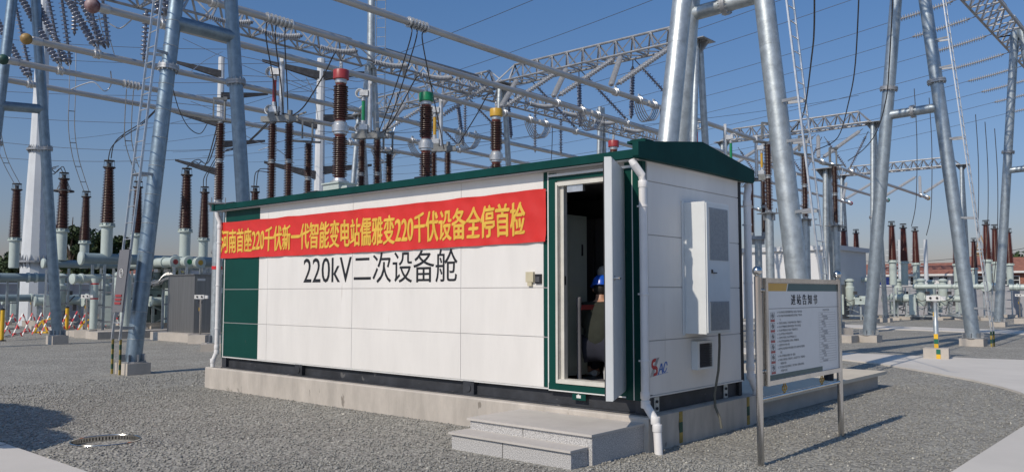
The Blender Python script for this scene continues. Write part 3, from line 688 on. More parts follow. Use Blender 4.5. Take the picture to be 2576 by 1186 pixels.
for i in range(6):
    v0 = .305+i*.108; q = MB()
    for (u0, w0, u1, w1) in ((.035,v0,.088,v0+.003),(.035,v0+.068,.088,v0+.071),(.035,v0,.0375,v0+.071),(.0855,v0,.088,v0+.071)):
        a, c_ = bp(u0, w1), bp(u1, w0); q.add([(BX,a[0],a[1]),(BX,c_[0],a[1]),(BX,c_[0],c_[1]),(BX,a[0],c_[1])], [(0,1,2,3)])
    y, z = bp(.0615, v0+.035); q.torus((BX, y, z), .024, .0025, (1,0,0), 18, 4); q.beam((BX+.001,y-.016,z+.016),(BX+.001,y+.016,z-.016),.003); q.cbox((BX+.001,y,z),.001,.01,.02)
    q.build('pictogram', 'ink', nb, False)
    a, c_ = bp(.035, v0+.098), bp(.088, v0+.075); MB().add([(BX,a[0],a[1]),(BX,c_[0],a[1]),(BX,c_[0],c_[1]),(BX,a[0],c_[1])], [(0,1,2,3)]).build('red_tab', 'rcap', nb, False)
MB().tube((1.35, .065, .665), (1.35, 2.295, .665), .022, seg=14).build('rail', 'stain', nb)
for y in (.66, 1.74):
    q = MB(); q.torus((1.35, y-.03, .735), .026, .007, (1,0,0), 14, 5); q.torus((1.35, y+.03, .735), .026, .007, (1,0,0), 14, 5); q.torus((1.35, y, .77), .022, .006, (1,0,0), 14, 5); q.torus((1.35, y, .705), .02, .006, (1,0,0), 14, 5)
    q.build('ornament', 'brass', nb)

# inspection ring in the gravel
ir = thing('well_ring', 'slotted stainless ring set in the gravel at lower left', 'manhole ring', (-4.85, -3.9, 0))
q = MB(); C = (-4.85, -3.90); seg = 64
def rp_(t, r, z): return (C[0]+r*math.cos(t), C[1]+r*math.sin(t), z)
for i in range(seg):
    t0, t1 = 2*math.pi*i/seg, 2*math.pi*(i+1)/seg; tm = t0+(t1-t0)*.6
    for ta, tb, z0, z1 in ((t0, tm, .0, .06), (tm, t1, .0, .012), (tm, t1, .048, .06)):
        q.add([rp_(ta,.365,z0),rp_(tb,.365,z0),rp_(tb,.365,z1),rp_(ta,.365,z1),rp_(ta,.372,z0),rp_(tb,.372,z0),rp_(tb,.372,z1),rp_(ta,.372,z1)], [(0,3,2,1),(4,5,6,7),(0,1,5,4),(1,2,6,5),(2,3,7,6),(3,0,4,7)])
q.build('slotted_wall', 'stain', ir, False)
q = MB(); q.torus((C[0], C[1], .064), .369, .007, seg=64, rs=6); q.build('rim', 'stain', ir)
q = MB(); n_ = 64; rr_ = [(.374,.055),(.42,.055),(.52,.035),(.70,.0)]
vs = [rp_(2*math.pi*i/n_, r+(.05*math.sin(i*.7) if r > .6 else 0), z) for r, z in rr_ for i in range(n_)]
q.add(vs, [(k*n_+i, k*n_+(i+1) % n_, (k+1)*n_+(i+1) % n_, (k+1)*n_+i) for k in range(3) for i in range(n_)])
o_ = q.build('gravel_bank', 'gravel', None); o_['kind'] = 'structure'

# ------------------------------------------------------------------ yard: gantry columns
def flange(mb, a, b, t, r):
    p = Vector(a).lerp(Vector(b), t); d = (Vector(b)-Vector(a)).normalized()
    mb.lathe([(r*1.02,-.06),(r*1.42,-.055),(r*1.42,-.008),(r*1.38,-.004),(r*1.38,.004),(r*1.42,.008),(r*1.42,.055),(r*1.02,.06)], 20, p, d)
    q = Vector((0,0,1)).rotation_difference(d)
    for k in range(12):
        t_ = 2*math.pi*k/12; c = p + q @ Vector((r*1.26*math.cos(t_), r*1.26*math.sin(t_), 0)); mb.tube(c-d*.10, c+d*.10, r*.075, seg=6)
def column(label, legs, r=.2, flz=(), brace=None, bflange=False, foot=.25, fw=.42, group='gantry columns', mt='galv', braceR=.16, clip=None):
    """legs: list of (base, top); brace: (legA, zA, legB, zB)"""
    b0 = Vector(legs[0][0]); t = thing('gantry_column', label, 'gantry column', (b0.x, b0.y, 0), group)
    for k, (a, b) in enumerate(legs):
        a, b = Vector(a), Vector(b); lg = MB().tube(a, b, r*1.04, r*.92, 28).build('leg', mt, t)
        for z in flz:
            f = (z-a.z)/(b.z-a.z); q = MB(); flange(q, a, b, f, r); q.build('flange', 'galv2', lg)
        if r > .15:
            q = MB()
            for k2, zz in enumerate((2.4, 4.7, 7.0, 9.6, 12.0)):
                if zz < b.z-.5: p = a.lerp(b, (zz-a.z)/(b.z-a.z)); q.torus(p, r*(1.04-.12*(zz-a.z)/(b.z-a.z))-.001, .004, b-a, 24, 5)
            q.build('weld_seam', mt, lg)
        q = MB(); d = (b-a).normalized()
        q.lathe([(r*1.05,0),(r*1.6,.0),(r*1.6,.03),(r*1.05,.03)], 18, a, (0,0,1))
        for i in range(8): an = i*math.pi/4; p = a + Vector((math.cos(an)*r*1.3, math.sin(an)*r*1.3, .1)); q.cbox(p, r*.5, .015, .16, an)
        q.build('base_plate', 'galv2', lg, False)
        MB().box(a.x-fw, a.x+fw, a.y-fw*.85, a.y+fw*.85, -.1, a.z-.002).build('footing', 'conc', t, False)
    if brace:
        i, za, jx, zb = brace
        def on(k, z): a, b = Vector(legs[k][0]), Vector(legs[k][1]); return a.lerp(b, (z-a.z)/(b.z-a.z))
        A, B = on(i, za), on(jx, zb); br = MB().tube(A, B, braceR, seg=22).build('brace', mt, t)
        if bflange: q = MB(); flange(q, A, B, .5, braceR); q.build('flange', 'galv2', br)
    return t
def ladder(label, a, b, w_, out, step=.32, brk=(), group='column ladders', w=.035, legat=None):
    a, b = Vector(a), Vector(b); wd = Vector(w_).normalized()*.19; t = thing('ladder', label, 'ladder', a, group)
    for s_ in (1, -1): MB().beam(a+wd*s_, b+wd*s_, w*1.3, w).build('rail', 'alub', t, False)
    q = MB(); n = int((b-a).length/step)
    for i in range(1, n): p = a.lerp(b, i/n); q.tube(p+wd, p-wd, .012, seg=6)
    q.build('rungs', 'alub', t)
    for f, p2 in brk:
        p = a.lerp(b, f); q = MB(); q.beam(p+wd, Vector(p2)+wd*.4, .035, .06); q.beam(p-wd, Vector(p2)-wd*.4, .035, .06); q.build('bracket', 'galv2', t, False)
    return t
ZT = 14.6
# near-left column (two legs one behind the other)
L1 = ((-13.1, .13, .25), (-13.1, 1.42, ZT)); L2 = ((-13.1, 3.05, .25), (-13.1, 1.72, ZT))
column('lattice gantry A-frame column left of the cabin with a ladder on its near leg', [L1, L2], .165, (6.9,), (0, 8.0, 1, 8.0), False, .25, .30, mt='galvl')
q = MB()
for z in (.75,1.35,2.0,2.65,3.3,3.95,4.6,5.25,5.9,6.5,7.4,8.0,8.6):
    f = (z-.25)/(ZT-.25); p = Vector(L1[0]).lerp(Vector(L1[1]), f); q.torus(p, .172*(1-.1*f), .008, (0,.09,1), 20, 5)
sn_ = [o for o in COL.objects if o.name.startswith('gantry_column')][-1]
q.build('weld_ring', 'galv', sn_)
def p1(z, off=(0,0,0)): f = (z-.25)/(ZT-.25); return Vector(L1[0]).lerp(Vector(L1[1]), f)+Vector(off)
lo = Vector((0, -.43, 0))
ld = ladder('long ladder leaning along the near leg of the left A-frame column', p1(.75)+lo, p1(13.5)+lo, (1, 0, 0), None, .36, [(f, p1(z)) for f, z in ((.02, 1.0), (.285, 4.4), (.505, 7.2), (.66, 9.2))])
q = MB()
for s_ in (-1, 1):
    c = p1(.75)+lo+Vector((.19*s_,0,0))
    for k in range(7):
        z = .02+.107*k; MB().cbox((c.x, c.y+.02, z+.05), .04, .04, .105).build('striped_foot', 'mgreen' if k % 2 else 'myell', ld, False)
sb_ = p1(1.9)+lo
pm = MB(); a_ = p1(1.35)+lo; b_ = p1(2.7)+lo; wd = Vector((.24,0,0)); n_ = Vector((0,-.05,0))
pm.add([a_-wd+n_, a_+wd+n_, b_+wd+n_, b_-wd+n_, a_-wd+n_*.5, a_+wd+n_*.5, b_+wd+n_*.5, b_-wd+n_*.5], [(0,1,2,3),(7,6,5,4),(0,4,5,1),(1,5,6,2),(2,6,7,3),(3,7,4,0)])
tag(pm.build('climb_guard', 'lid', None, False, True), 'grey anti-climb panel hung on the left ladder', 'panel')
rn = MB(); rn.torus(a_.lerp(b_, .62)+n_*1.25, .09, .008, (0,-1,0), 20, 5); rn.torus(a_.lerp(b_, .62)+n_*1.25, .05, .006, (0,-1,0), 16, 5)
g_ = bpy.data.objects['climb_guard']; ORG['climb_guard'] = Vector((0,0,0)); rn.build('warning_mark', 'wht', g_)
q = MB()
for k in range(3): c0 = a_.lerp(b_, .14+.06*k)+n_*1.15; q.beam(c0-wd*.6, c0+wd*.6, .02, .05)
q.build('warning_text', 'rcap', g_, False)

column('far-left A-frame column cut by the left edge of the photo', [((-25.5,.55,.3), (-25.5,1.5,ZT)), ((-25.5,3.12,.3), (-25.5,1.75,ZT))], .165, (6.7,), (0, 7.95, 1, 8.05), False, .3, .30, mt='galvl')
# right row, across the view
AX, AZ_ = -3.1, 15.4
def rowcol(label, y, xa, xb, extra=None, dx=0, **k):
    ax = AX+dx
    legs = [((xb, y, .25), (ax+.15, y, AZ_)), ((xa, y, .25), (ax-.15, y, AZ_))]
    if extra: legs.append(extra)
    return column(label, legs, .215, (9.06,), (0, 8.15, 1, 8.1), True, .25, .36, **k)
rowcol('three-legged A-frame column rising behind the right end of the green roof', 8.5, -4.85, -1.48, ((-3.6, 5.75, .25), (-3.55, 8.9, AZ_)))
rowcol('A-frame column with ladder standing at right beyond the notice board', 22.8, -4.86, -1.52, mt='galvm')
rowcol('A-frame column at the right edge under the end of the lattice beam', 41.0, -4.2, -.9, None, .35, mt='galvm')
def lp(y, xb, z): f = (z-.25)/(AZ_-.25); return Vector((xb + (AX+.15-xb)*f, y, z))
ladder('ladder on the thick column leg just right of the cabin', lp(8.5,-1.48,.5)+Vector((.55,0,0)), lp(8.5,-1.48,13)+Vector((.55,0,0)), (0,1,0), None, .33, [(f, lp(8.5,-1.48,z)) for f, z in ((.1,1.75),(.235,3.4),(.35,4.9),(.42,5.75))])
l9 = ladder('ladder on the right leg of the A-frame column beyond the notice board', lp(22.8,-1.52,.5)+Vector((.6,0,0)), lp(22.8,-1.52,13)+Vector((.6,0,0)), (0,1,0), None, .33, [(f, lp(22.8,-1.52,z)) for f, z in ((.06,1.25),(.3,4.3),(.52,7.0),(.72,9.5),(.8,10.5))])
for s_ in (-1, 1):
    for k in range(4): c = Vector((-.95, 22.8+.19*s_, .05+.13*k)); MB().cbox(c, .05, .05, .128).build('striped_foot', 'myell' if k % 2 == 0 else 'mgreen', l9, False)

# ------------------------------------------------------------------ lattice beams (triangular: one chord above, two below)
def truss(label, a, b, wid=1.1, h=.9, n=10, r=.05, group='lattice beams', ends=True):
    a, b = Vector(a), Vector(b); d = (b-a).normalized(); s_ = Vector((-d.y, d.x, 0))*wid/2; up = Vector((0,0,h)); ln = (b-a).length
    t = thing('lattice_beam', label, 'lattice beam', a, group)
    e = d*(ln/n*.9 if ends else 0)
    MB().tube(a+up+e, b+up-e, r*1.15, seg=8).build('top_chord', 'galv2', t)
    for k in (-1, 1): MB().tube(a+s_*k, b+s_*k, r, seg=8).build('bottom_chord', 'galv2', t)
    q = MB()
    for i in range(n):
        p0 = a.lerp(b, i/n); p1_ = a.lerp(b, (i+1)/n); pm_ = a.lerp(b, (i+.5)/n)
        m0 = pm_+up
        if ends and i == 0: m0 = a+up+e
        if ends and i == n-1: m0 = b+up-e
        for k in (-1, 1):
            q.beam(p0+s_*k, m0, .07, .05); q.beam(m0, p1_+s_*k, .07, .05)
            q.cbox(m0-Vector((0,0,.06)), .02, .16, .12, math.atan2(d.y, d.x)+R(90)*1)
        q.beam(p0-s_, p0+s_, .07, .05); q.beam(p0-s_, p1_+s_, .05, .05)
    q.beam(b-s_, b+s_, .07, .05); q.build('lacing', 'galv2', t, False)
    return t
YT, YT3, YT4 = 20.6, 43.2, 67.0; ZB = 11.6; ZB1 = 11.25; X1 = -21.6
XA, XB, XD = -10.3, -20.6, -31.2
truss('lattice beam crossing above the bus tubes just left of the thick column', (XB,YT,ZB), (XA,YT,ZB), .95, .8, 12)
truss('lattice beam descending leftward behind the green-capped transformer', (XD-.1,YT,ZB), (XB,YT,ZB), .95, .8, 12)
truss('lattice beam running away from the camera at upper left behind the bus tubes', (X1,.9,ZB1), (X1,13.4,ZB1), .95, .82, 12)
truss('lattice beam running away between the tall mast and the lattice crossing', (X1,13.6,ZB1), (X1,YT,ZB1), .95, .82, 10)
truss('far stretch of lattice beam receding behind the hanging grey strings', (X1-.2,YT+.4,ZB1), (X1-.6,YT3-.6,ZB1), .95, .82, 26)
truss('lattice beam between two round columns right of the thick leg', (XB,YT3,11.98), (XA-.6,YT3,11.98), .95, .78, 12)
truss('farthest lattice beam seen low between the right columns', (XB-.4,YT4,12.25), (XA-1.1,YT4,12.25), .95, .75, 12)
truss('overhead lattice beam high above the left columns', (-25.5,1.6,14.0), (-13.1,1.6,14.0), 1.1, 1.2, 11)
truss('overhead lattice beam between the two nearer right columns', (AX,8.5,15.2), (AX,22.8,15.2), 1.3, 1.3, 13, .06)
truss('lattice beam reaching in from the upper right corner', (AX,22.8,15.2), (AX,41.0,15.2), 1.3, 1.3, 15, .06)
truss('overhead lattice beam beyond the column at the right edge', (AX,41.0,15.2), (AX,59,15.2), 1.3, 1.3, 15, .06)

def simplecol(label, x, y, ax='y', spread=1.05, ztop=ZB-.05, r=.14, cap=True, top=.14, fl=None):
    dx, dy = (spread, 0) if ax == 'x' else (0, spread); tx, ty = (top, 0) if ax == 'x' else (0, top)
    t = column(label, [((x-dx,y-dy,.25),(x-tx,y-ty,ztop)), ((x+dx,y+dy,.25),(x+tx,y+ty,ztop))], r, (fl,) if fl else (), None, False, .25, .32)
    if cap:
        q = MB(); q.cbox((x,y,ztop+.02), 1.0, 1.0, .03)
        for k in range(8):
            an = k*math.pi/4; c_, s_ = math.cos(an), math.sin(an)
            q.add([(x+c_*.12,y+s_*.12,ztop),(x+c_*.45,y+s_*.45,ztop),(x+c_*.12,y+s_*.12,ztop-.45)], [(0,1,2)])
        q.build('cap_plate', 'galv2', t, False)
    return t
simplecol('narrow round twin column with a splayed cap behind the thick leg', XA, YT, 'y', 1.1)
simplecol('twin column under the meeting of the lattice beams', XB, YT, 'y', 1.1)
simplecol('twin column far left of the tall mast under the descending lattice beam', XD, YT, 'y', 1.1, fl=5.2)
cm = simplecol('twin column under the tall mast behind the green switch arm', X1, 13.5, 'y', 1.0, ZB1-.1, cap=False)
q = MB(); q.tube((X1,13.5,ZB1-.2), (X1,13.5,24), .17, .12, 16); q.build('mast', 'galv', cm)
ladder('thin ladder hooked up the tall mast', (X1+.35,13.75,1.2), (X1+.32,13.75,20), (.7,.5,0), None, .4, [(.5,(X1,13.5,10.5)),(.68,(X1,13.5,14)),(.85,(X1,13.5,17.3))], w=.02)
simplecol('round twin column at the right end of the middle lattice beam', XA-.5, YT3, 'y', 1.2, 11.93, fl=6.2)
simplecol('round twin column at the left end of the middle lattice beam', XB, YT3, 'y', 1.2, 11.93)
simplecol('slim twin column at the right end of the farthest lattice beam', XA-1.0, YT4, 'y', 1.2, 12.2)
simplecol('slim twin column at the left end of the farthest lattice beam', XB-.4, YT4, 'y', 1.2, 12.2)
simplecol('twin column far behind the yellow-capped transformer', -23.9, 33.5, 'y', .75, 13.2, .15, False)
ladder('thin ladder beside the twin column far behind the yellow cap', (-23.6,32.6,1), (-23.6,33.6,12.5), (.7,.5,0), None, .45, w=.02)
simplecol('slim twin column far beyond the notice board posts', -8.3, 28.5, 'y', .6, 7.2, .13, True)

# ------------------------------------------------------------------ bus tubes on their suspension strings
BZ = 9.3
buses = [('nearest', -11.85, 1.8, -12.98, 63.2, 'ycap', 'yellow'), ('second', -14.5, -1.5, -15.87, 62.6, 'gcap', 'green'), ('third', -17.25, .75, -18.99, 63.1, 'rcap', 'red'),
         ('fourth', -21.7, .65, -23.0, 63.3, 'ycap', 'yellow'), ('fifth', -24.65, .95, -27.2, 63.4, 'gcap', 'green'), ('sixth', -27.4, .9, -30.3, 63.4, 'rcap', 'red')]
def busx(i, y): n, x0, y0, x1, y1, *_ = buses[i]; return x0+(x1-x0)*(y-y0)/(y1-y0)
ends = [(8, 20.1), (8, 20.1)]
for i, (n, x0, y0, x1, y1, cap, cn) in enumerate(buses):
    segs = [(y0, 19.76), (19.88, 41.54), (41.66, y1)]
    where = ['left stretch', 'middle stretch', 'far stretch']
    for k, (a, b_) in enumerate(segs):
        t = thing('bus_tube', '%s grey bus tube from the right, %s%s' % (n, where[k], (' ending in a %s ball' % cn) if (k == 2 or (k == 0 and i > 1)) else ''), 'bus tube', (busx(i,a), a, BZ), 'overhead tubular bus bars')
        A, B = Vector((busx(i,a),a,BZ)), Vector((busx(i,b_),b_,BZ)); MB().tube(A, B, .10, seg=18).build('tube', 'alu', t)
        for p in (A, B):
            d = (B-A).normalized()*(1 if p is A else -1)
            MB().lathe([(.105,0),(.125,.02),(.125,.30),(.105,.32)], 16, p+d*.02, d).build('end_sleeve', 'alub', t)
        for y in ((a+2.85, b_-2.2, a+.5, b_-.5) if k else (2.6, b_-2.2, b_-.5)):
            p = Vector((busx(i,y),y,BZ)); q = MB(); q.lathe([(.105,-.11),(.15,-.09),(.15,-.03),(.12,-.02),(.12,.02),(.15,.03),(.15,.09),(.105,.11)], 16, p, (0,1,0)); q.cbox(p+Vector((0,0,.17)), .05, .12, .14); q.build('clamp', 'alub', t)
        if k == 2: MB().sph(B+Vector((0,.05,0)), .17, 18, 12).build('ball_end', cap, t)
        if k == 0 and i > 1: MB().sph(A-Vector((0,.1,0)), .20 if i == 2 else .17, 18, 12).build('ball_end', {'rcap':'ballr','gcap':'ballg','ycap':'bally'}[cap], t)
    for ya, nm in ((19.1, 'near'), (40.9, 'far')):
        if ya == 40.9 and i in (4, 5): continue
        q = MB()
        for k in range(5):
            dx = (k-2)*.085; P = []
            for s_ in range(13):
                u = s_/12; P.append((busx(i, ya)+dx+.03*math.sin(u*math.pi)*(k-2), ya+1.45*u, BZ-.08-.66*math.sin(math.pi*u)**.8))
            q.path(P, .022, 6)
        tag(q.build('flexible_jumper', 'wirel'), '%s looped flexible link joining two lengths of the %s bus tube' % (nm, n), 'jumper', 'looped bus jumpers')

def string(a, b, label, m='disc', n=None, rd=.115, sag=0., group='insulator strings', lead=.35, trail=.15, core=.04):
    """cap-and-disc string between two fittings"""
    a, b = Vector(a), Vector(b); L_ = (b-a).length; d = (b-a).normalized(); t = thing('insulator_string', label, 'insulator', a, group)
    def P(u): return a.lerp(b, u) - Vector((0,0,1))*sag*4*u*(1-u)
    u0, u1 = lead/L_, 1-trail/L_; n = n or int((L_-lead-trail)/.135)
    q = MB(); seg = 10
    for i in range(n):
        ua = u0+(u1-u0)*i/n; p = P(ua); pn = P(ua+.01); dd = (pn-p).normalized(); w_ = (u1-u0)*L_/n
        q.lathe([(core,0),(core*1.1,w_*.30),(rd*.96,w_*.36),(rd,w_*.50),(core*1.2,w_*.62),(core,w_)], seg, p, dd)
    q.build('discs', m, t)
    q = MB(); q.path([P(0), P(u0*.5), P(u0)], .022, 6); q.path([P(u0+(u1-u0)*k/6) for k in range(7)], core*1.12, 6); q.path([P(u1), P((1+u1)/2), P(1)], .025, 6); q.lathe([(.05,0),(.06,.03),(.05,.08)], 8, P(u1), d); q.lathe([(.05,-.08),(.06,-.03),(.05,0)], 8, P(u0), d)
    q.build('fittings', 'lid', t); return t
nth = ['nearest', 'second', 'third', 'fourth', 'fifth', 'sixth']
rowsV = [(YT, 17.4, 22.9, 'first lattice crossing', (0,1,2,3,4)), (YT3, 39.2, 44.0, 'middle lattice crossing', (0,1,2,3)), (YT4, 61.4, None, 'farthest lattice crossing', (0,1,2))]
for (yt, yn, yf, nm, idx) in rowsV:
    for i in idx:
        for y, side in ((yn, 'near'), (yf, 'far')):
            if y is None: continue
            for s_, hand in ((-1, 'left'), (1, 'right')):
                yy = yt + (-.5 if side == 'near' else .5)
                string((busx(i,yt)+s_*1.35, yy, ZB-.02), (busx(i,y)+s_*.12, y+(.0), BZ+.22), '%s string of the %s V holding the %s bus tube below the %s' % (hand, side, nth[i], nm), 'disc' if side == 'near' else 'discb', rd=.115, lead=.42)
# left end: V strings from the beam above the picture
for i, (px_, py_) in ((3,(0,0)), (4,(0,0)), (5,(0,0)), (2,(0,0)), (1,(0,0))):
    for s_, hand in ((-1, 'left'), (1, 'right')):
        if i == 1 and s_ > 0: continue
        string((busx(i,1.6)+s_*1.9-.4, 1.0, 13.9) if i > 2 else (busx(i,1.6)+s_*1.6, 1.2, 13.9), (busx(i,2.6)+s_*.1, 2.6, BZ+.22), '%s string hanging from high up to the left end of the %s bus tube' % (hand, nth[i]), 'discb', lead=1.0 if i > 2 else 1.2, rd=.13)
for i in (2, 3, 4):
    for s_, hand in ((-1, 'left'), (1, 'right')):
        string((busx(i,1.6)+s_*1.9-.05, 1.45, 13.9) if i > 2 else (busx(i,1.6)+s_*1.6+.35, 1.65, 13.9), (busx(i,2.6)+s_*.1+.12, 2.85, BZ+.22), 'twin %s string close beside the one holding the left end of the %s bus tube' % (hand, nth[i]), 'discb', lead=1.0, rd=.12)
for (a_, b_, l_) in (((455,-30),(449,215),'single dark string hanging beside the red ball'), ((886,60),(866,372),'single dark string hanging left of the ladder top')):
    A = at(a_[0]*.4168, a_[1]*.4168, Y=3.4); B = at(b_[0]*.4168, b_[1]*.4168, Y=3.4); string(A, B, l_, 'discb', rd=.12, lead=.1)
for px, y0_, y1_, l_ in ((1346,280,384,'thin dark string hanging from the far beam right of the yellow cap'), (1411,296,388,'thin dark string hanging from the far beam above the roof'), (1170,262,340,'thin grey string hanging behind the green-capped transformer')):
    v_ = FW*FPX + RT*(px-1288); A = Vector(CAM)+(v_+UP*(593-y0_))/FPX*44; B = Vector(CAM)+(v_+UP*(593-y1_))/FPX*44; string(A, B, l_, 'discb', rd=.12, lead=.15)
# strain strings lying along the receding lattice beam
for k, (y, nm) in enumerate([(6.3,'first'), (8.35,'second'), (10.9,'third'), (13.6,'fourth'), (16.2,'fifth'), (23.5,'sixth'), (26.2,'seventh'), (29.0,'eighth'), (32.0,'ninth')]):
    string((X1+.5, y-.55, ZB1+.0), (X1+1.1, y+1.05, ZB1+.02), '%s bowed grey string along the receding lattice beam' % nm, 'disc', 22, .12, .14, lead=.2, trail=.1)

# ------------------------------------------------------------------ overhead conductors
def wire(name, label, pts, r=.012, m='wire', cat='conductor', group='overhead conductors', seg=5, n=None):
    o = MB().path(pts, r, seg).build(name, m); return tag(o, label, cat, group)
def cat_curve(a, b, sag, n=24): a, b = Vector(a), Vector(b); return [a.lerp(b, i/n)-Vector((0,0,sag*4*(i/n)*(1-i/n))) for i in range(n+1)]
ords = ['first','second','third','fourth','fifth','sixth','seventh','eighth','ninth','tenth','eleventh','twelfth','thirteenth']
WY = [17.6, 21.6, 25.7, 28.4, 32.8, 36.0, 39.6, 43.9, 47.6, 51.2, 55.0, 59.5]
for i, y in enumerate(WY):
    z0 = 15.05 if y > 22 else 15.3
    A = Vector((AX-.6, y, z0)); B = Vector((AX-3.5, y, z0-.42))
    string(A, B, '%s strain string from the right beam, counting from the nearest' % ords[i], 'disc', 22, .14, .03, 'strain strings on the right beam', .35, .15)
    wire('span_wire', '%s long wire sloping leftward across the sky, counting from the top' % ords[i], cat_curve(B, (-62, y-.6, 13.6 if y < 45 else 12.8), 1.55), .0125 if y < 40 else .014)
def bez(P, n=20):
    """smooth curve through points"""
    P = [Vector(p) for p in P]; out = []
    for i in range(len(P)-1):
        p0 = P[max(i-1,0)]; p1_ = P[i]; p2 = P[i+1]; p3 = P[min(i+2,len(P)-1)]
        for k in range(6):
            t = k/6; out.append(.5*((2*p1_)+(-p0+p2)*t+(2*p0-5*p1_+4*p2-p3)*t*t+(-p0+3*p1_-3*p2+p3)*t**3))
    out.append(P[-1]); return out
def R1(u, v): return (u*.4168, v*.4168)
def R2(u, v): return (564.9+u*.4168, v*.4168)
def R3(u, v): return (1129.7+u*.4168, v*.4168)
def R4(u, v): return (1694.6+u*.4168, v*.4168)
def R5(u, v): return (2047.6+u*.4169, v*.4169)

# ------------------------------------------------------------------ porcelain
def sheds(mb, z0, z1, r0, r1, c0, c1, pitch=.055, seg=16, c=(0,0)):
    n = max(3, int((z1-z0)/pitch)); p = (z1-z0)/n; prof = [(c0, z0)]
    for i in range(n):
        t = (i+.5)/n; rc = c0+(c1-c0)*t; rs = r0+(r1-r0)*t; rs *= 1.0 if i % 2 else .93; z = z0+i*p
        prof += [(rc, z+.12*p), (rs, z+.30*p), (rs*.985, z+.46*p), (rc, z+.78*p)]
    prof.append((c1, z1)); return mb.lathe(prof, seg, (c[0], c[1], 0))
def steelcol(t, h, r=.16, foot=.28, fm=.4, mt='galv', plate=True, c=(0,0)):
    MB().tube((c[0],c[1],.2), (c[0],c[1],h), r, seg=20).build('column', mt, t)
    MB().box(c[0]-fm, c[0]+fm, c[1]-fm, c[1]+fm, -.1, .22).build('footing', 'conc', t, False)
    q = MB(); q.cbox((c[0],c[1],.235), r*3.2, r*3.2, .03)
    for k in range(4): an = k*math.pi/2+.78; q.cbox((c[0]+math.cos(an)*r*1.3, c[1]+math.sin(an)*r*1.3, .36), r*.7, .015, .22, an)
    if plate:
        q.cbox((c[0],c[1],h+.01), .62, .62, .03)
        for k in range(4): an = k*math.pi/2; q.cbox((c[0]+math.cos(an)*r*1.25, c[1]+math.sin(an)*r*1.25, h-.12), r*1., .015, .24, an)
    q.build('base_plate', 'galv2', t, False)

def make_post(label, z0=4.62, group='post insulators with hoops'):
    t = thing('post_insulator', label, 'post insulator', (0,0,0), group); steelcol(t, z0-.12, .15)
    q = MB(); q.lathe([(.15,z0-.1),(.15,z0-.06),(.10,z0-.04),(.10,z0+.02)], 16); q.cbox((0,0,z0-.10), .5, .42, .03)
    for a_, b_ in ((-.2,-.17),(.2,-.17),(.2,.17),(-.2,.17)): q.cbox((a_, b_, z0-.02), .03, .03, .18)
    q.build('base_flange', 'galv2', t); q = MB(); q.lathe([(.09,z0+1.15),(.13,z0+1.17),(.13,z0+1.19),(.10,z0+1.20),(.10,z0+1.26),(.13,z0+1.27),(.13,z0+1.29),(.09,z0+1.31)], 14)
    q.build('mid_flange', 'galv2', t); q = MB(); q.lathe([(.09,z0+2.40),(.11,z0+2.42),(.11,z0+2.47)], 14); q.build('top_flange', 'galv2', t)
    for a_, b_ in ((z0+.02, z0+1.15), (z0+1.31, z0+2.40)): q = MB(); sheds(q, a_, b_, .158, .15, .085, .08, .052, 14); q.build('insulator', 'porc', t)
    zt = z0+2.47; q = MB(); q.box(-.55, .40, -.11, .11, zt, zt+.04); q.build('top_plate', 'cast', t, False)
    q = MB(); q.tube((.12,0,zt+.04), (.12,0,zt+.74), .035, seg=10); q.box(-.24, .17, -.035, .035, zt+.70, zt+.76); q.box(-.24, -.19, -.05, .05, zt+.12, zt+.71); q.box(.06,.18,-.05,.05,zt+.68,zt+.79); q.build('hoop', 'cast', t, False)
    return t
def place(root, x, y, z=0, rz=0): root.location = (x, y, z); root.rotation_euler = (0,0,rz); return root
pi0 = make_post('hooped brown post insulator rising left of the cabin roof'); place(pi0, -18.55, 5.1, 0, R(60)); snap(pi0)
dup(pi0, (-18.3, 8.2, -.25), 'hooped brown post insulator between two red-capped posts behind the roof', R(60))
dup(pi0, (-17.9, 11.4, -.25), 'hooped post insulator mostly hidden by the green switch', R(60))
dup(pi0, (-7.5, 20.5, .12), 'hooped brown post insulator touching the thick column from the left', R(60))
dup(pi0, (-7.5, 23.9, .12), 'hooped brown post insulator seen through the ladder', R(60))
dup(pi0, (-7.5, 27.2, .08), 'hooped brown post insulator with open hoop beyond the notice board', R(60))
rb_ = MB().lathe([(.157,2.48),(.157,2.58)], 20, (-18.55,5.1,0)).build('red_band', 'red', None); ORG['red_band'] = Vector((0,0,0)); rb_.parent = pi0; rb_.matrix_parent_inverse = (Matrix.Translation((-18.55,5.1,0)) @ Matrix.Rotation(R(60),4,'Z')).inverted()

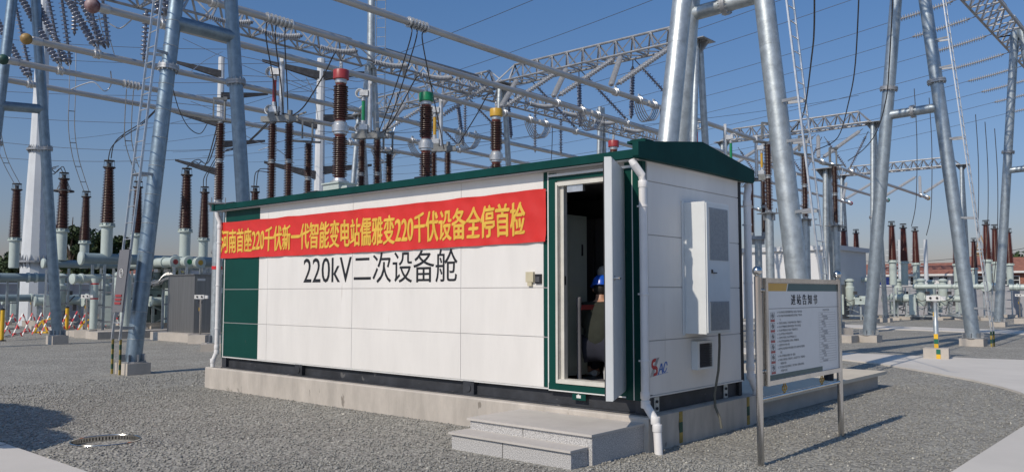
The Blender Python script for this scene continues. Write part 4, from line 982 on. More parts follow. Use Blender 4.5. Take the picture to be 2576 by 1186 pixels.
def make_switch(label, arm='rcap'):
    z0 = 4.72; t = thing('disconnect_switch', label, 'disconnector', (0,0,0), 'disconnectors under the bus tubes')
    steelcol(t, 4.35, .17, c=(0,0)); q = MB(); q.box(-.55,.55,-.16,.16,4.40,4.52); q.box(-.2,.2,-.2,.2,4.36,4.40); q.tube((.44,-.1,1.0),(.44,-.1,4.4),.03,seg=8); q.build('base_beam', 'galv2', t, False)
    for x in (-.28, .28):
        ins = MB(); sheds(ins, z0, z0+1.15, .155, .148, .085, .08, .052, 14, (x,0)); sheds(ins, z0+1.31, z0+2.44, .15, .145, .082, .078, .052, 14, (x,0)); io = ins.build('insulator', 'porc', t)
        q = MB(); q.lathe([(.12,z0-.2),(.12,z0-.03),(.09,z0)], 14, (x,0,0)); q.build('base_flange', 'galv2', io); q = MB(); q.lathe([(.09,z0+1.15),(.13,z0+1.17),(.13,z0+1.20),(.10,z0+1.21),(.10,z0+1.25),(.13,z0+1.26),(.13,z0+1.29),(.09,z0+1.31)], 14, (x,0,0)); q.build('mid_flange', 'galv2', io); q = MB(); q.lathe([(.08,z0+2.44),(.12,z0+2.47),(.12,z0+2.52)], 14, (x,0,0)); q.build('top_flange', 'galv2', io)
    zt = z0+2.52
    q = MB(); q.box(-.62,.62,-.15,.15,zt,zt+.05); q.box(-.62,.62,-.16,-.14,zt-.02,zt+.16); q.box(-.40,-.05,-.14,.14,zt+.05,zt+.30); q.box(.1,.5,-.12,.12,zt+.05,zt+.2); q.beam((-.3,-.1,zt+.3),(.45,.05,zt+.22),.06,.03); q.tube((.3,0,zt+.2),(.3,0,zt+.36),.08,seg=10); q.beam((.4,0,zt+.15),(.85,-.05,zt+.28),.05,.05)
    q.build('drive_head', 'cast', t, False)
    q = MB(); q.tube((.0,0,zt+.2), (.0,0,zt+1.95), .085, seg=16); q.box(-.06,.06,-.06,.06,zt+1.9,zt+2.25); q.build('silver_arm', 'alub', t)
    q = MB(); q.tube((-.24,0,zt+.62), (-.24,0,zt+1.35), .062, seg=14); q.build('phase_arm', arm, t)
    MB().tube((-.24,0,zt+.32), (-.24,0,zt+.64), .085, seg=14).build('arm_sleeve', 'alub', t); MB().tube((-.24,0,zt+1.35), (-.24,0,zt+1.5), .08, seg=14).build('arm_sleeve', 'alub', t)
    for zz, n_ in ((zt+.38, 0), (zt+1.62, 1)):
        q = MB()
        for yy in (-.08, .0, .08): q.torus((-.36, yy, zz), .15, .026, (0,1,0), 18, 6)
        q.cbox((-.2,0,zz), .30, .26, .20); q.build('contact_jaw', 'alub', t)
    return t
sw = make_switch('disconnector with a dark red arm clamped under the bus tube'); place(sw, -17.75, 6.75, 0, R(35)); snap(sw)
dup(sw, (-17.85, 10.45, 0), 'disconnector with a dark green arm left of the green-capped transformer', R(35), {'phase_arm': 'gcap'})
dup(sw, (-17.9, 14.0, 0), 'disconnector with a yellow arm behind the green-capped transformer', R(35), {'phase_arm': 'ycap'})
dup(sw, (-12.2, 26.6, 0), 'disconnector with a dark green arm above the dark gable', R(200), {'phase_arm': 'gcap'})
dup(sw, (-12.3, 30.1, 0), 'disconnector with a yellow arm above the downpipe at the cabin corner', R(200), {'phase_arm': 'ycap'})
dup(sw, (-12.1, 23.2, 0), 'disconnector with a red arm hidden behind the thick column', R(200))

def make_cvt(label):
    t = thing('voltage_transformer', label, 'voltage transformer', (0,0,0), 'capped voltage transformers'); steelcol(t, 4.42, .2)
    q = MB(); q.box(-.36,.36,-.30,.30,4.46,4.80); q.box(-.40,.40,-.34,.34,4.80,4.84); q.box(.36,.62,-.22,.22,4.5,4.72); q.build('tank', 'giscol', t, False)
    q = MB(); q.lathe([(.26,4.84),(.26,4.90),(.20,4.92),(.19,4.98)], 20); q.build('flange', 'alub', t)
    for k, (a_, b_) in enumerate(((4.98, 6.22), (6.62, 7.70))):
        q = MB(); sheds(q, a_+.05, b_-.05, .222, .212, .135, .13, .058, 20); q.lathe([(.15,a_),(.13,a_+.06)], 18); q.build('insulator', 'porc', t)
        MB().lathe([(.155,a_-.02),(.15,a_+.04),(.14,a_+.05)], 18).build('collar', 'porcr', t); MB().lathe([(.14,b_-.05),(.15,b_-.04),(.155,b_+.02)], 18).build('collar', 'porcr', t)
    q = MB(); q.lathe([(.15,6.22),(.19,6.24),(.19,6.30),(.235,6.31),(.235,6.50),(.19,6.52),(.19,6.58),(.15,6.62)], 22); q.build('mid_flange', 'alub', t); q = MB(); q.lathe([(.15,7.70),(.17,7.72),(.17,7.82)], 20); q.build('top_flange', 'alub', t)
    q = MB(); q.lathe([(.20,7.82),(.225,7.83),(.225,8.07),(.215,8.09)], 24); q.build('cap', 'rcap', t)
    q = MB(); q.box(-.05,.05,-.02,.02,8.09,8.30); q.box(-.02,.02,-.05,.05,8.09,8.2); q.tube((0,0,8.28),(0,0,8.34),.05,seg=10); q.build('terminal', 'alub', t, False)
    return t
cv = make_cvt('red-capped voltage transformer, tallest above the left half of the roof'); place(cv, -13.85, 6.15); snap(cv)
CV = [cv, dup(cv, (-14.0, 9.6, 0), 'green-capped voltage transformer above the middle of the roof', 0, {'cap': 'gcap'}),
      dup(cv, (-13.85, 12.75, 0), 'yellow-capped voltage transformer above the roof right of centre', 0, {'cap': 'ycap'}),
      dup(cv, (-14.1, 20.3, -.02), 'red-capped voltage transformer whose cap just clears the roof', 0)]
# droppers from the bus tubes
def wraps(i, y, n=6):
    q = MB()
    for k in range(n): q.torus((busx(i,y+k*.13), y+k*.13, BZ), .125, .032, (0,1,0), 18, 6)
    return tag(q.build('clamp_wrap', 'alub'), 'cluster of bright clamps wrapped round the %s bus tube' % nth[i], 'clamp', 'clamp clusters on the bus tubes')
wraps(0, 7.0, 6); wraps(1, 4.2, 7); wraps(4, 4.8, 5)
def cond(label, P, r=.018, m='wire', grp='flexible conductors'): return wire('conductor', label, bez(P), r, m, 'conductor', grp, 6)
cond('dark looping cable from the red cap to the red-armed switch', [(-13.85,6.15,8.3), (-14.3,6.3,8.75), (-15.3,6.6,8.3), (-16.4,6.7,7.55), (-17.1,6.75,7.35)], .022)
cond('dark looping cable from the green cap to the green-armed switch', [(-14.0,9.6,8.3), (-14.5,9.7,8.75), (-15.5,10.0,8.2), (-16.6,10.3,7.5), (-17.2,10.4,7.35)], .022)
cond('dark looping cable from the yellow cap toward the lattice beam', [(-13.85,12.75,8.3), (-14.3,12.9,8.75), (-15.3,13.3,8.2), (-16.8,13.9,7.4)], .022)
for k, (dx, dy, tgt) in enumerate(((0, .1, (-17.0, 10.2, 7.4)), (0, .3, (-17.1, 10.5, 7.3)), (0, .6, (-17.3, 13.6, 7.2)))):
    A = Vector((busx(0, 7.0+dy), 7.0+dy, BZ-.12)); cond('%s slanting dropper from the clamps on the nearest bus tube' % ords[k], [A, A+Vector((-.1,.05,-.35)), A.lerp(Vector(tgt), .55)-Vector((0,0,.25)), tgt], .018)
for k, (dy, tgt) in enumerate(((.0, (-17.6,6.5,7.5)), (.3, (-17.7,6.8,7.45)), (.6, (-17.9,7.1,7.6)))):
    A = Vector((busx(1, 4.2+dy), 4.2+dy, BZ-.12)); cond('%s dropper under the clamps on the second bus tube' % ords[k], [A, A+Vector((0,0,-.5)), A.lerp(Vector(tgt), .6), tgt], .018)

# ------------------------------------------------------------------ gas-insulated switchgear, bushings
def atd(px, py, d): v = (FW*FPX + RT*(px-1288) + UP*(593-py))/FPX*d; return Vector(CAM)+v
def make_bushing(label, grp, L=2.4, ring=False, down=1.7, col='porc'):
    t = thing('bushing', label, 'bushing', (0,0,0), grp)
    q = MB(); sheds(q, .1, L, .30, .20, .22, .135, .066, 18); q.build('insulator', col, t)
    q = MB(); q.lathe([(.25,-.08),(.31,-.07),(.31,-.02),(.24,0),(.23,.1)], 20)
    for k in range(10): an = k*math.pi/5; q.cbox((.27*math.cos(an), .27*math.sin(an), .03), .05, .02, .1, an)
    q.build('flange', 'giscol', t)
    q = MB(); q.lathe([(.14,L),(.15,L+.03),(.09,L+.05),(.09,L+.20),(.11,L+.22)], 16); q.torus((0,0,L+.02), .22, .03); q.torus((0,0,L+.30), .19, .024)
    for k in range(6): an = k*math.pi/3; q.tube((.21*math.cos(an), .21*math.sin(an), L+.02), (.19*math.cos(an), .19*math.sin(an), L+.30), .008, seg=5)
    q.lathe([(.17,L+.27),(.17,L+.29)], 14); q.build('cage', 'wire', t)
    q = MB(); q.tube((0,0,-down), (0,0,-.08), .225, seg=22); q.tube((0,0,-down-.03), (0,0,-down), .2, seg=22)
    q.build('riser_pipe', 'giscol', t)
    if ring:
        q = MB(); q.torus((0,0,L-.55), .42, .04, seg=24)
        for k in range(4): an = k*math.pi/2+.5; q.beam((.42*math.cos(an), .42*math.sin(an), L-.55), (.2*math.cos(an), .2*math.sin(an), L-.15), .02)
        q.build('corona_ring', 'wire', t)
    return t
def make_frame(label, h, cat='support'):
    t = thing('support_frame', label, cat, (0,0,0), 'steel support frames under the pipes')
    for x in (-.24, .24): MB().box(x-.045, x+.045, -.045, .045, .2, h).build('post', 'galv', t, False)
    q = MB(); z = .6
    while z < h-.1: q.box(-.195, .195, -.03, .03, z, z+.07); z += .62
    q.build('rung', 'galv2', t, False); MB().box(-.5,.5,-.3,.3,-.1,.2).build('footing', 'conc', t, False); return t
LB = 'brown bushings over the left switchgear'; RB = 'brown bushings over the right switchgear'
fr3 = make_frame('lattice support frame under the end of the pipe by the ladder', 2.9); place(fr3, -30.1, 6.3, 0, R(90)); snap(fr3)
lab = {'A': 'leftmost tapered brown bushing left of the white pole', 'B': 'brown bushing with a hanging corona ring right of the white pole', 'C': 'short brown bushing between the ringed one and the tallest',
       'D': 'tallest brown bushing left of the long ladder', 'E': 'brown bushing hidden behind the long ladder', 'F': 'tall brown bushing midway between the ladder and the cabin', 'G': 'smaller brown bushing just left of the hooped post', 'H': 'brown bushing showing only its top over the cabin roof edge'}
bpos = {'A': (-39.15,6.05,4.32,1.6), 'B': (-35.78,6.93,4.63,1.4), 'C': (-40.64,9.86,4.42,1.3), 'D': (-30.12,6.6,4.56,1.3), 'E': (-36.36,10.66,4.65,1.3), 'F': (-28.86,9.35,4.42,1.1), 'G': (-34.5,13.24,4.47,1.2), 'H': (-31.87,14.52,4.4,1.2)}
b0 = make_bushing(lab['D'], LB, 2.4, False, 1.35); b0.location = bpos['D'][:3]; snap(b0)
for k_, p in bpos.items():
    if k_ == 'D': continue
    if k_ == 'B': b_ = make_bushing(lab['B'], LB, 2.4, True, 1.35); b_.location = p[:3]
    else: dup(b0, p[:3], lab[k_])
def gpipe(label, a, b, r, cap=None, fl=(), m='giscol', capc=None, grp='pale switchgear pipes'):
    a, b = Vector(a), Vector(b); t = thing('switchgear_pipe', label, 'pipe', a, grp); d = (b-a).normalized(); MB().tube(a, b, r, seg=22).build('pipe', m, t)
    q = MB()
    for f in fl: q.lathe([(r,-.05),(r*1.25,-.045),(r*1.25,-.005),(r*1.25,.045),(r,.05)], 22, a.lerp(b, f), d)
    if cap is not None:
        p = a if cap == 0 else b; dd = -d if cap == 0 else d; q.lathe([(r*1.25,-.04),(r*1.28,.02),(r*1.22,.05),(r*1.1,.06)], 24, p, dd)
        if capc: MB().lathe([(r*.55,.062),(r*.55,.068)], 20, p, dd).build('phase_disc', capc, t)
    q.build('flange', 'giscol', t); return t
gpipe('low pale pipe left of the white pole running away from us', (-39.15,5.3,2.5), (-39.15,14,2.5), .2, 0, (.16,.2,.6), 'gisshade')
gpipe('thick pale pipe with round end cap by the ladder', (-30.1,5.6,3.16), (-30.1,13.5,3.16), .22, 0, (.2,.24,.5,.8), 'gisshade')
gpipe('pale pipe behind the far-left column running rightward', (-35.8,6.2,3.1), (-35.8,14,3.1), .18, 0, (.3,.34,.7), 'gisshade')
for i_, (px, py, m_, nm) in enumerate(((440,658,'rcap','red'), (475,658,'gcap','green'), (503,660,'ycap','yellow'))):
    e = atd(px, py, 34.5); gpipe('pale pipe end marked with a %s disc' % nm, (e.x-4, e.y, e.z), e, .2, 1, (.8,), 'giscol', m_)
gpipe('pale crosswise pipe behind the three coloured discs', (-32.3,8.6,3.2), (-32.3,19,3.2), .23, None, (.15,.3,.6))
gpipe('bright pale pipe lying level left of the ladder', tuple(atd(184,701,33)), tuple(atd(250,699,34)), .17, 0, (.3,))
tk = thing('gas_tank', 'pale upright tank with red bands below the level pipe', 'tank', tuple(atd(236,790,33.5))); e = atd(236,790,33.5)
MB().tube((e.x,e.y,.3), (e.x,e.y,2.35), .15, seg=18).build('body', 'giscol', tk)
for z in (1.5, 2.1): MB().lathe([(.155,z),(.155,z+.05)], 18, (e.x,e.y,0)).build('band', 'red', tk)
e = atd(318,700,33); tk = thing('gas_tank', 'pale round-topped tank seen between ladder and column leg', 'tank', (e.x,e.y,0)); MB().lathe([(.2,.3),(.2,2.0),(.19,2.3),(.15,2.5),(.08,2.6)], 18, (e.x,e.y,0)).build('body', 'giscol', tk)
for k_, (x, y, h, l_) in enumerate([(-39.3,6.1,2.3,'support frame under the low pipe left of the white pole'), (-39.2,9.4,2.3,'support frame under the low pipe right of the white pole'), (-35.9,7.1,2.9,'support frame beside the far-left column leg'), (-29.3,9.6,3.0,'support frame behind the near column leg'),
        (-28.6,10.3,3.0,'slim support frame left of the steel cabinet'), (-30.1,9.3,2.9,'support frame beside the pale tanks'), (-32.3,12.5,2.9,'support frame behind the green-grey cabinets'), (-34.4,13.3,3.0,'support frame under the smaller bushing left of the cabin')]):
    dup(fr3, (x, y, h-2.9), l_, R(90))
for k_, (px, d) in enumerate(((372,36),(396,36),(420,36))):
    e = atd(px, 690, d); t = thing('circuit_breaker', ['left','middle','right'][k_]+' grey breaker tank above the green-grey cabinets', 'breaker', (e.x,e.y,1.9), 'breaker tanks over the cabinets')
    MB().lathe([(.17,1.95),(.2,2.0),(.2,2.65),(.16,2.8),(.16,2.95)], 18, (e.x,e.y,0)).build('tank', 'gisd', t)
    q = MB(); q.path([(e.x,e.y-.1,2.3),(e.x+.25,e.y-.35,2.15),(e.x+.2,e.y-.7,2.05)], .025, 6); q.path([(e.x,e.y-.1,2.5),(e.x+.3,e.y-.5,2.3),(e.x+.25,e.y-.9,2.05)], .025, 6); q.build('cable', 'wirel', t)
    q = MB(); q.cbox((e.x+.2,e.y-.1,2.72), .2, .2, .14, .5); q.build('gauge', 'wht', t, False)
gc = thing('control_cabinet', 'green-grey cabinet with two doors and dark round windows', 'cabinet', (-34.6,11,.35))
MB().box(-35.2,-34.0,10.0,12.0,.35,1.93).build('body', 'gisd', gc, False)
MB().box(-35.25,-33.95,9.95,12.05,1.935,1.98).build('lid', 'gisd', gc, False)
for a_, b_ in ((10.05,10.99),(11.01,11.95)):
    d_ = MB().box(-33.99,-33.97,a_,b_,.42,1.88).build('door', 'gisd', gc, False)
    for yy in (a_+.3, b_-.25):
        MB().lathe([(.09,0),(.09,.012)], 16, (-33.968,yy,1.6), (1,0,0)).build('window', 'black', d_)
    q = MB(); q.box(-33.968,-33.96,a_+.28,a_+.6,.72,.98); q.build('window', 'black', d_, False); MB().box(-33.968,-33.962,a_+.25,a_+.55,1.25,1.42).build('label_plate', 'wht', d_, False)
sc_ = thing('steel_cabinet', 'tall brushed steel cabinet left of the cabin end', 'cabinet', (-24.3,7.7,.3))
MB().box(-25.3,-23.3,6.9,8.6,.3,2.40).build('body', 'stain2', sc_, False); MB().box(-25.36,-23.24,6.84,8.66,2.405,2.44).build('lid', 'stain2', sc_, False)
MB().box(-23.298,-23.285,6.95,8.55,.4,2.34).build('door', 'stain2', sc_, False); MB().box(-23.284,-23.278,7.0,7.3,2.2,2.28).build('label_plate', 'wht', sc_, False)
tag(MB().box(-23.278,-23.272,7.75,8.1,1.75,1.95).build('notice_sheet', 'wht', None, False), 'small white sheet stuck on the steel cabinet', 'notice')
for i_, (x0,x1,y0,y1,z1,l_) in enumerate([(-28.4,-27.3,5.2,9.4,.28,'low concrete kerb block before the green-grey cabinets'), (-36,-33.4,9.4,12.6,.35,'concrete base under the green-grey cabinets'), (-25.8,-22.9,6.5,9.0,.30,'concrete base under the steel cabinet'), (-30.9,-29.3,5.4,7.4,.24,'concrete block under the ladder-side support frame')]):
    box_thing('concrete_block', 'conc', l_, 'block', x0,x1,y0,y1,-.1,z1-.001, 'concrete bases in the left yard')

def make_monitor(label, h=1.55):
    t = thing('monitor_post', label, 'sensor post', (0,0,0), 'white sensor heads on short posts')
    MB().box(-.30,.30,-.30,.30,-.1,.30).build('footing', 'conc', t, False)
    MB().tube((0,0,.3),(0,0,h),.04,seg=12).build('post', 'stain', t)
    q = MB(); q.box(-.20,.14,-.08,.08,h,h+.14); q.box(.142,.26,-.06,.06,h+.01,h+.12); q.box(-.05,.05,-.05,.05,h-.03,h); q.build('head', 'wht', t, False)
    q = MB(); q.lathe([(.03,0),(.03,.02)], 12, (-.10,-.082,h+.075), (0,-1,0)); q.lathe([(.03,0),(.03,.02)], 12, (.06,-.082,h+.075), (0,-1,0)); q.build('lens', 'black', t)
    q = MB(); q.torus((-.02,.0,h-.12), .07, .010, (0,1,0), 16, 5); q.build('cable_coil', 'wire', t)
    MB().box(-.055,-.04,-.03,.03,h-.42,h-.3).build('tag_plate', 'yellow', t, False)
    return t
mo = make_monitor('white sensor head on a post right of the steel cabinet'); e = at(503, 841, Z=.3); place(mo, e.x, e.y, 0, R(40)); snap(mo)
for px, py, l_ in ((78,805,'white sensor head on a post right of the white pole'), (106,806,'dull sensor head on a post behind the far-left column'), (216,829,'white sensor head on a post left of the pale tanks'), (2356,874,'white sensor head on a thick steel post in the right gravel'), (2566,800,'small dark sensor head on a post at the right edge'), (1972,0,'')):
    if not l_: continue
    e = at(px, py, Z=.3); r_ = dup(mo, (e.x, e.y, 0), l_, R(40) if px < 1000 else R(10))
    if px == 2356:
        q = MB(); q.lathe([(.062,.3),(.062,1.0),(.05,1.02),(.05,1.5)], 16); o = q.build('sleeve', 'galv'); o.parent = r_
        for k in range(5): z = .02+.13*k; o = MB().cbox((.06 if z < .28 else 0,-.31 if z < .28 else -.064,z+.065), .10, .012, .128).build('ground_strip', 'greenp' if k % 2 else 'yellow', None, False); o.parent = r_

# folding barricade between yellow posts
def yellowpost(x, y, l_, h=1.15):
    t = thing('yellow_post', l_, 'post', (x,y,0), 'yellow barricade posts'); MB().lathe([(.07,.03),(.07,h),(.05,h+.01)], 14, (x,y,0)).build('post', 'yellow', t); MB().lathe([(.075,h-.02),(.075,h+.02),(.03,h+.05)], 14, (x,y,0)).build('cap', 'black', t); MB().lathe([(.15,0),(.15,.03),(.06,.05)], 14, (x,y,0)).build('foot', 'black', t)
yp = [at(4,857,Z=0), at(167,843,Z=0), at(283,832,Z=0)]
yellowpost(yp[0].x, yp[0].y, 'yellow barricade post at the left edge'); yellowpost(yp[1].x, yp[1].y, 'yellow barricade post behind the far-left column'); 
def barricade(a, b, n, l_):
    a, b = Vector(a), Vector(b); t = thing('folding_barrier', l_, 'barrier', a, 'red and white folding barriers'); A, Bq = MB(), MB()
    for i in range(n):
        p, q = a.lerp(b, i/n), a.lerp(b, (i+1)/n); k = 0
        for (z0, z1) in ((.12, .98), (.98, .12)):
            P0 = p+Vector((0,0,z0)); P1_ = q+Vector((0,0,z1))
            for s_ in range(6): (A if (s_+i+k) % 2 else Bq).beam(P0.lerp(P1_, s_/6), P0.lerp(P1_, (s_+1)/6), .045, .02)
            k += 1
    A.build('red_slat', 'red', t, False); Bq.build('white_slat', 'wht', t, False)
barricade(yp[0], yp[1], 7, 'red and white folding barrier from the left edge to the second yellow post')
barricade(yp[1], yp[2], 5, 'red and white folding barrier right of the second yellow post')
barricade(at(283,832,Z=0), at(350,838,Z=0), 3, 'red and white folding barrier behind the ladder')
q = MB(); A, Bm = MB(), MB(); a_ = at(8,845,Z=.06); b_ = at(150,815,Z=.06)
for s_ in range(12): (A if s_ % 2 else Bm).tube(a_.lerp(b_, s_/12), a_.lerp(b_, (s_+1)/12), .04, seg=8)
t = thing('warning_pole', 'red and white striped pole lying on the gravel at left', 'pole', a_); A.build('red_stripe', 'red', t); Bm.build('white_stripe', 'wht', t)
for px, l_ in ((82,'yellow folding trestle at the foot of the barrier'), (190,'yellow folding trestle right of the second yellow post')):
    e = at(px, 838, Z=0); q = MB(); q.beam(e, e+Vector((.2,.3,.55)), .07); q.beam(e+Vector((.35,.5,0)), e+Vector((.2,.3,.55)), .07); q.beam(e+Vector((.2,.3,.55)), e+Vector((.6,.9,.75)), .07); q.beam(e+Vector((-.1,.1,.05)), e+Vector((.5,.4,.05)), .08, .06)
    tag(q.build('trestle', 'yellow', None, False), l_, 'trestle')

# flexible conductors down to the left bushings
def topof(k_): p = bpos[k_]; return Vector((p[0], p[1], p[2]+2.72))
def pair(label, P, sp, r=.018, m='wirel', spacers=()):
    sp = Vector(sp); t = thing('twin_conductor', label, 'conductor', P[0], 'twin conductors with spacers')
    C_ = bez(P)
    for s_ in (-.5, .5): MB().path([c+sp*s_ for c in C_], r, 6).build('strand', m, t)
    q = MB()
    for f in spacers: c = C_[int(f*(len(C_)-1))]; q.beam(c-sp*.55, c+sp*.55, .03)
    q.build('spacer', 'wire', t, False)
sp = (.10, .22, 0)
pair('pair of pale conductors dropping from high up to the short bushing', [atd(*R1(440,300),36), atd(*R1(437,560),36), atd(*R1(432,770),36.5), atd(*R1(455,940),38), atd(*R1(490,1060),40), topof('C')], sp, .017, 'wirel', (.3,.5,.72,.88))
pair('pair of pale conductors reaching the leftmost bushing from the left edge', [atd(-18,250,37), atd(0,360,38), atd(16,410,39.5), topof('A')], sp, .017, 'wirel', (.3,.7))
pair('pair of conductors dropping from the fifth bus tube behind the ladder', [atd(*R1(785,540),31.5), atd(*R1(775,700),32), atd(*R1(775,850),33), atd(*R1(810,980),35), atd(*R1(840,1050),37), topof('E')], sp, .017, 'wirel', (.4,.6,.8))
pair('dark conductor pair arching from the tallest bushing up to the right', [topof('D'), atd(*R1(680,880),33.5), atd(*R1(740,820),33), atd(*R1(850,750),32), atd(*R1(945,660),31)], (0,.12,.2), .02, 'wire', (.5,.85))
pair('dark conductor pair arching from the tall bushing to the hooped post', [topof('F'), atd(*R1(1150,985),34), atd(*R1(1190,970),33), atd(*R1(1250,985),30), Vector((-18.6,5.1,7.1))], (0,.12,.12), .02, 'wire', (.6,))
pair('dark conductor pair rising from the smaller bushing past the hooped post', [topof('G'), atd(*R1(1240,1070),38), atd(*R1(1275,1010),35), atd(*R1(1340,920),32), atd(*R1(1480,870),30), (-17.7,6.6,7.5)], (0,.15,.1), .02, 'wire', (.35,.7))
pair('dark conductor loop over the ringed bushing', [topof('B'), atd(*R1(370,1010),38), atd(*R1(330,1045),38), atd(*R1(305,1020),37.5), atd(*R1(345,1008),37)], (0,.1,.1), .02, 'wire', (.5,))
pair('dark conductor pair from the bushing over the roof edge to the red-armed switch', [topof('H'), atd(*R2(195,1040),36), atd(*R2(225,1025),34), atd(*R2(290,1035),30)], (0,.15,.12), .02, 'wire', (.4,))
for k_, (P, l_) in enumerate([([(270,420,30),(300,600,30),(335,690,29)][:0], '')]): pass
cond('thin dark cable from the long cross-brace down to the hooped post', [atd(*R1(1040,520),24), atd(*R1(1080,660),25), atd(*R1(1140,770),26), atd(*R1(1210,805),26.5), Vector((-18.9,4.9,7.15))], .014)
cond('silver jumper loop hanging between the upper left bus tubes', [atd(*R1(480,135),27), atd(*R1(560,125),27), atd(*R1(620,118),27), atd(*R1(680,155),27), atd(*R1(730,170),27), atd(*R1(800,115),27)], .02, 'wirel')
cond('silver jumper loop under the fifth bus tube', [atd(*R1(430,540),31), atd(*R1(500,510),31), atd(*R1(570,498),31), atd(*R1(630,550),31), atd(*R1(670,510),31), atd(*R1(668,430),30)], .02, 'wirel')
for k_, (u0,v0,u1,v1) in enumerate(((595,90,655,290),(640,90,690,330))): cond('%s thin conductor slanting below the red ball' % ords[k_], [atd(*R1(u0,v0),27), atd(*R1((u0+u1)/2-8,(v0+v1)/2),27.5), atd(*R1(u1,v1),28)], .014, 'wirel')
for k_, (P, l_) in enumerate([([(850,-30,13.0),(848,180,13.5),(835,330,14.5),(790,660,17),(740,760,19),(600,905,21)], 'black cable dropping from above to the hooped post right of the thick column'),
                              ([(1120,-60,16),(1097,380,18),(1060,600,20),(990,830,23),(860,905,23)], 'black cable curving down to the string left of the far column'),
                              ([(1190,-60,18.5),(1160,500,19),(1040,560,19),(1180,470,19)][:0], '')]):
    if P: cond(l_, [atd(*R4(u, v), d) for u, v, d in P], .014)
cond('black cable curving from high up to the open hoop beyond the notice board', [atd(*R5(478,-40),20), atd(*R5(455,380),21.5), atd(*R5(435,600),23), atd(*R5(380,790),26), atd(*R5(300,900),29), atd(*R5(205,970),32)], .016)
for k_, (u, d0) in enumerate(((1240, 0), (905, 0), (605, 0))):
    i = k_; y = 20.9; A = Vector((busx(i,y), y, BZ-.1)); cond('thin dropper from the jumper on the %s bus tube' % nth[i], [A, A+Vector((-.05,0,-1.2)), A+Vector((-.35,.1,-3.2)), A+Vector((-.6,.2,-4.4))], .016)
for k_, (px, py) in enumerate(((975,690),(1032,735),(1090,775),(605,535),(695,590))):
    e = atd(*R5(px, py), 48); cond('%s long thin dropper hanging in the right sky' % ords[k_], [e, e+Vector((.05,0,-3)), e+Vector((-.1,0,-6.5)), e+Vector((-.4,0,-9.3 if k_ < 3 else -8))], .022, 'wire')

# ------------------------------------------------------------------ right switchgear
b2 = make_bushing('brown bushing standing clear of the column leg at far right', RB, 2.3, False, 1.5, 'porcr'); b2.location = (-6.74,51.9,3.8); snap(b2)
rl = {'a': ((-15.5,51.1), 'brown bushing just right of the notice board top'), 'b': ((-15.6,54.0), 'lone dark bushing between notice board and the column leg'), 'c': ((-11.5,48.5), 'first of three dark bushings right of the column leg'),
      'd': ((-17.5,71.2), 'half-hidden bushing behind the middle of the three'), 'e': ((-11.5,51.0), 'middle of three dark bushings right of the column leg'), 'f': ((-11.7,54.5), 'rightmost of three dark bushings before the white poles'),
      'g': ((-9.9,58.0), 'dark bushing peeping from behind the right column leg'), 'h': ((-11.4,70.6), 'small bushing behind the ladder at far right'), 'j': ((-7.0,55.8), 'brown bushing touching the last column leg'), 'k': ((-7.0,60.4), 'brown bushing right of the last column leg'),
      'l': ((-17.5,49.5), 'brown bushing behind the hoop post left of the lone bushing')}
for k_, ((x, y), l_) in rl.items(): dup(b2, (x, y, 3.78), l_)
fr2 = make_frame('support frame under the far-right bushing', 2.1); place(fr2, -6.7, 51.5, 0, R(20)); snap(fr2)
for k_, ((x, y), l_) in rl.items():
    if k_ in 'abcefgjkl': dup(fr2, (x-.1, y-.5, 0), 'support frame beneath the '+l_.replace('brown ', '').replace('dark ', ''), R(20))
gpipe('long level pale pipe across the right switchgear', tuple(at(2297,720,Y=49.5)), tuple(at(2478,720,Y=49.5)), .15, None, (.05,.35,.6,.9)); gpipe('short pale pipe with a big round end cap at far right', (-6.74,54,2.15), (-6.74,51.2,2.15), .27, 1, ())
gpipe('pale pipe at the left of the right switchgear', tuple(at(2112,703,Y=51)), tuple(at(2216,703,Y=51)), .16, None, (.3,.75)); gpipe('low grey pipe behind the second column leg', tuple(at(2245,748,Y=50)), tuple(at(2330,748,Y=50)), .24, 0, (.3,.7))
gpipe('grey pipe leaving the right edge of the photo', tuple(at(2540,722,Y=53)), tuple(at(2640,722,Y=53)), .2, None, (.2,))
def make_module(label):
    t = thing('switchgear_module', label, 'switchgear', (0,0,0), 'switchgear modules in the right yard')
    MB().lathe([(.28,.9),(.30,.95),(.30,2.1),(.22,2.2),(.22,2.5),(.3,2.52),(.3,2.6),(.12,2.7)], 18).build('vertical_tank', 'giscol', t)
    q = MB(); q.tube((-1.0,0,1.35),(1.0,0,1.35),.2,seg=16); q.lathe([(.25,0),(.25,.06)],16,(-1.0,0,1.35),(-1,0,0)); q.lathe([(.25,0),(.25,.06)],16,(1.0,0,1.35),(1,0,0)); q.build('cross_tank', 'giscol', t)
    MB().box(-.75,-.35,-.75,-.45,.35,1.65).build('cabinet', 'giscol', t, False)
    q = MB()
    for x in (-.9,.9): q.box(x-.05,x+.05,-.05,.05,.2,1.2)
    q.beam((-.9,0,.3),(.9,0,1.1),.05); q.beam((-.9,0,1.1),(.9,0,.3),.05); q.box(-1,1,-.06,.06,.2,.3); q.build('stand', 'galv', t, False)
    q = MB(); q.path([(-.3,-.4,1.4),(0,-.6,1.2),(.35,-.5,1.35),(.6,-.3,1.6)],.03,6); q.path([(.1,-.3,.4),(.15,-.5,.8),(.3,-.3,1.2)],.025,6); q.cbox((.35,-.4,1.75),.2,.2,.2,.3); q.cbox((.6,-.35,1.05),.15,.15,.3); q.build('cable', 'wire', t)
    q = MB(); q.box(-1.2,-.6,-.4,.4,-.1,.2); q.box(.6,1.2,-.4,.4,-.1,.2); q.build('footing', 'conc', t, False)
    return t
md = make_module('switchgear module left of the thick sensor post'); e = at(2320, 800, Z=.1); place(md, e.x, e.y, 0, R(15)); snap(md)
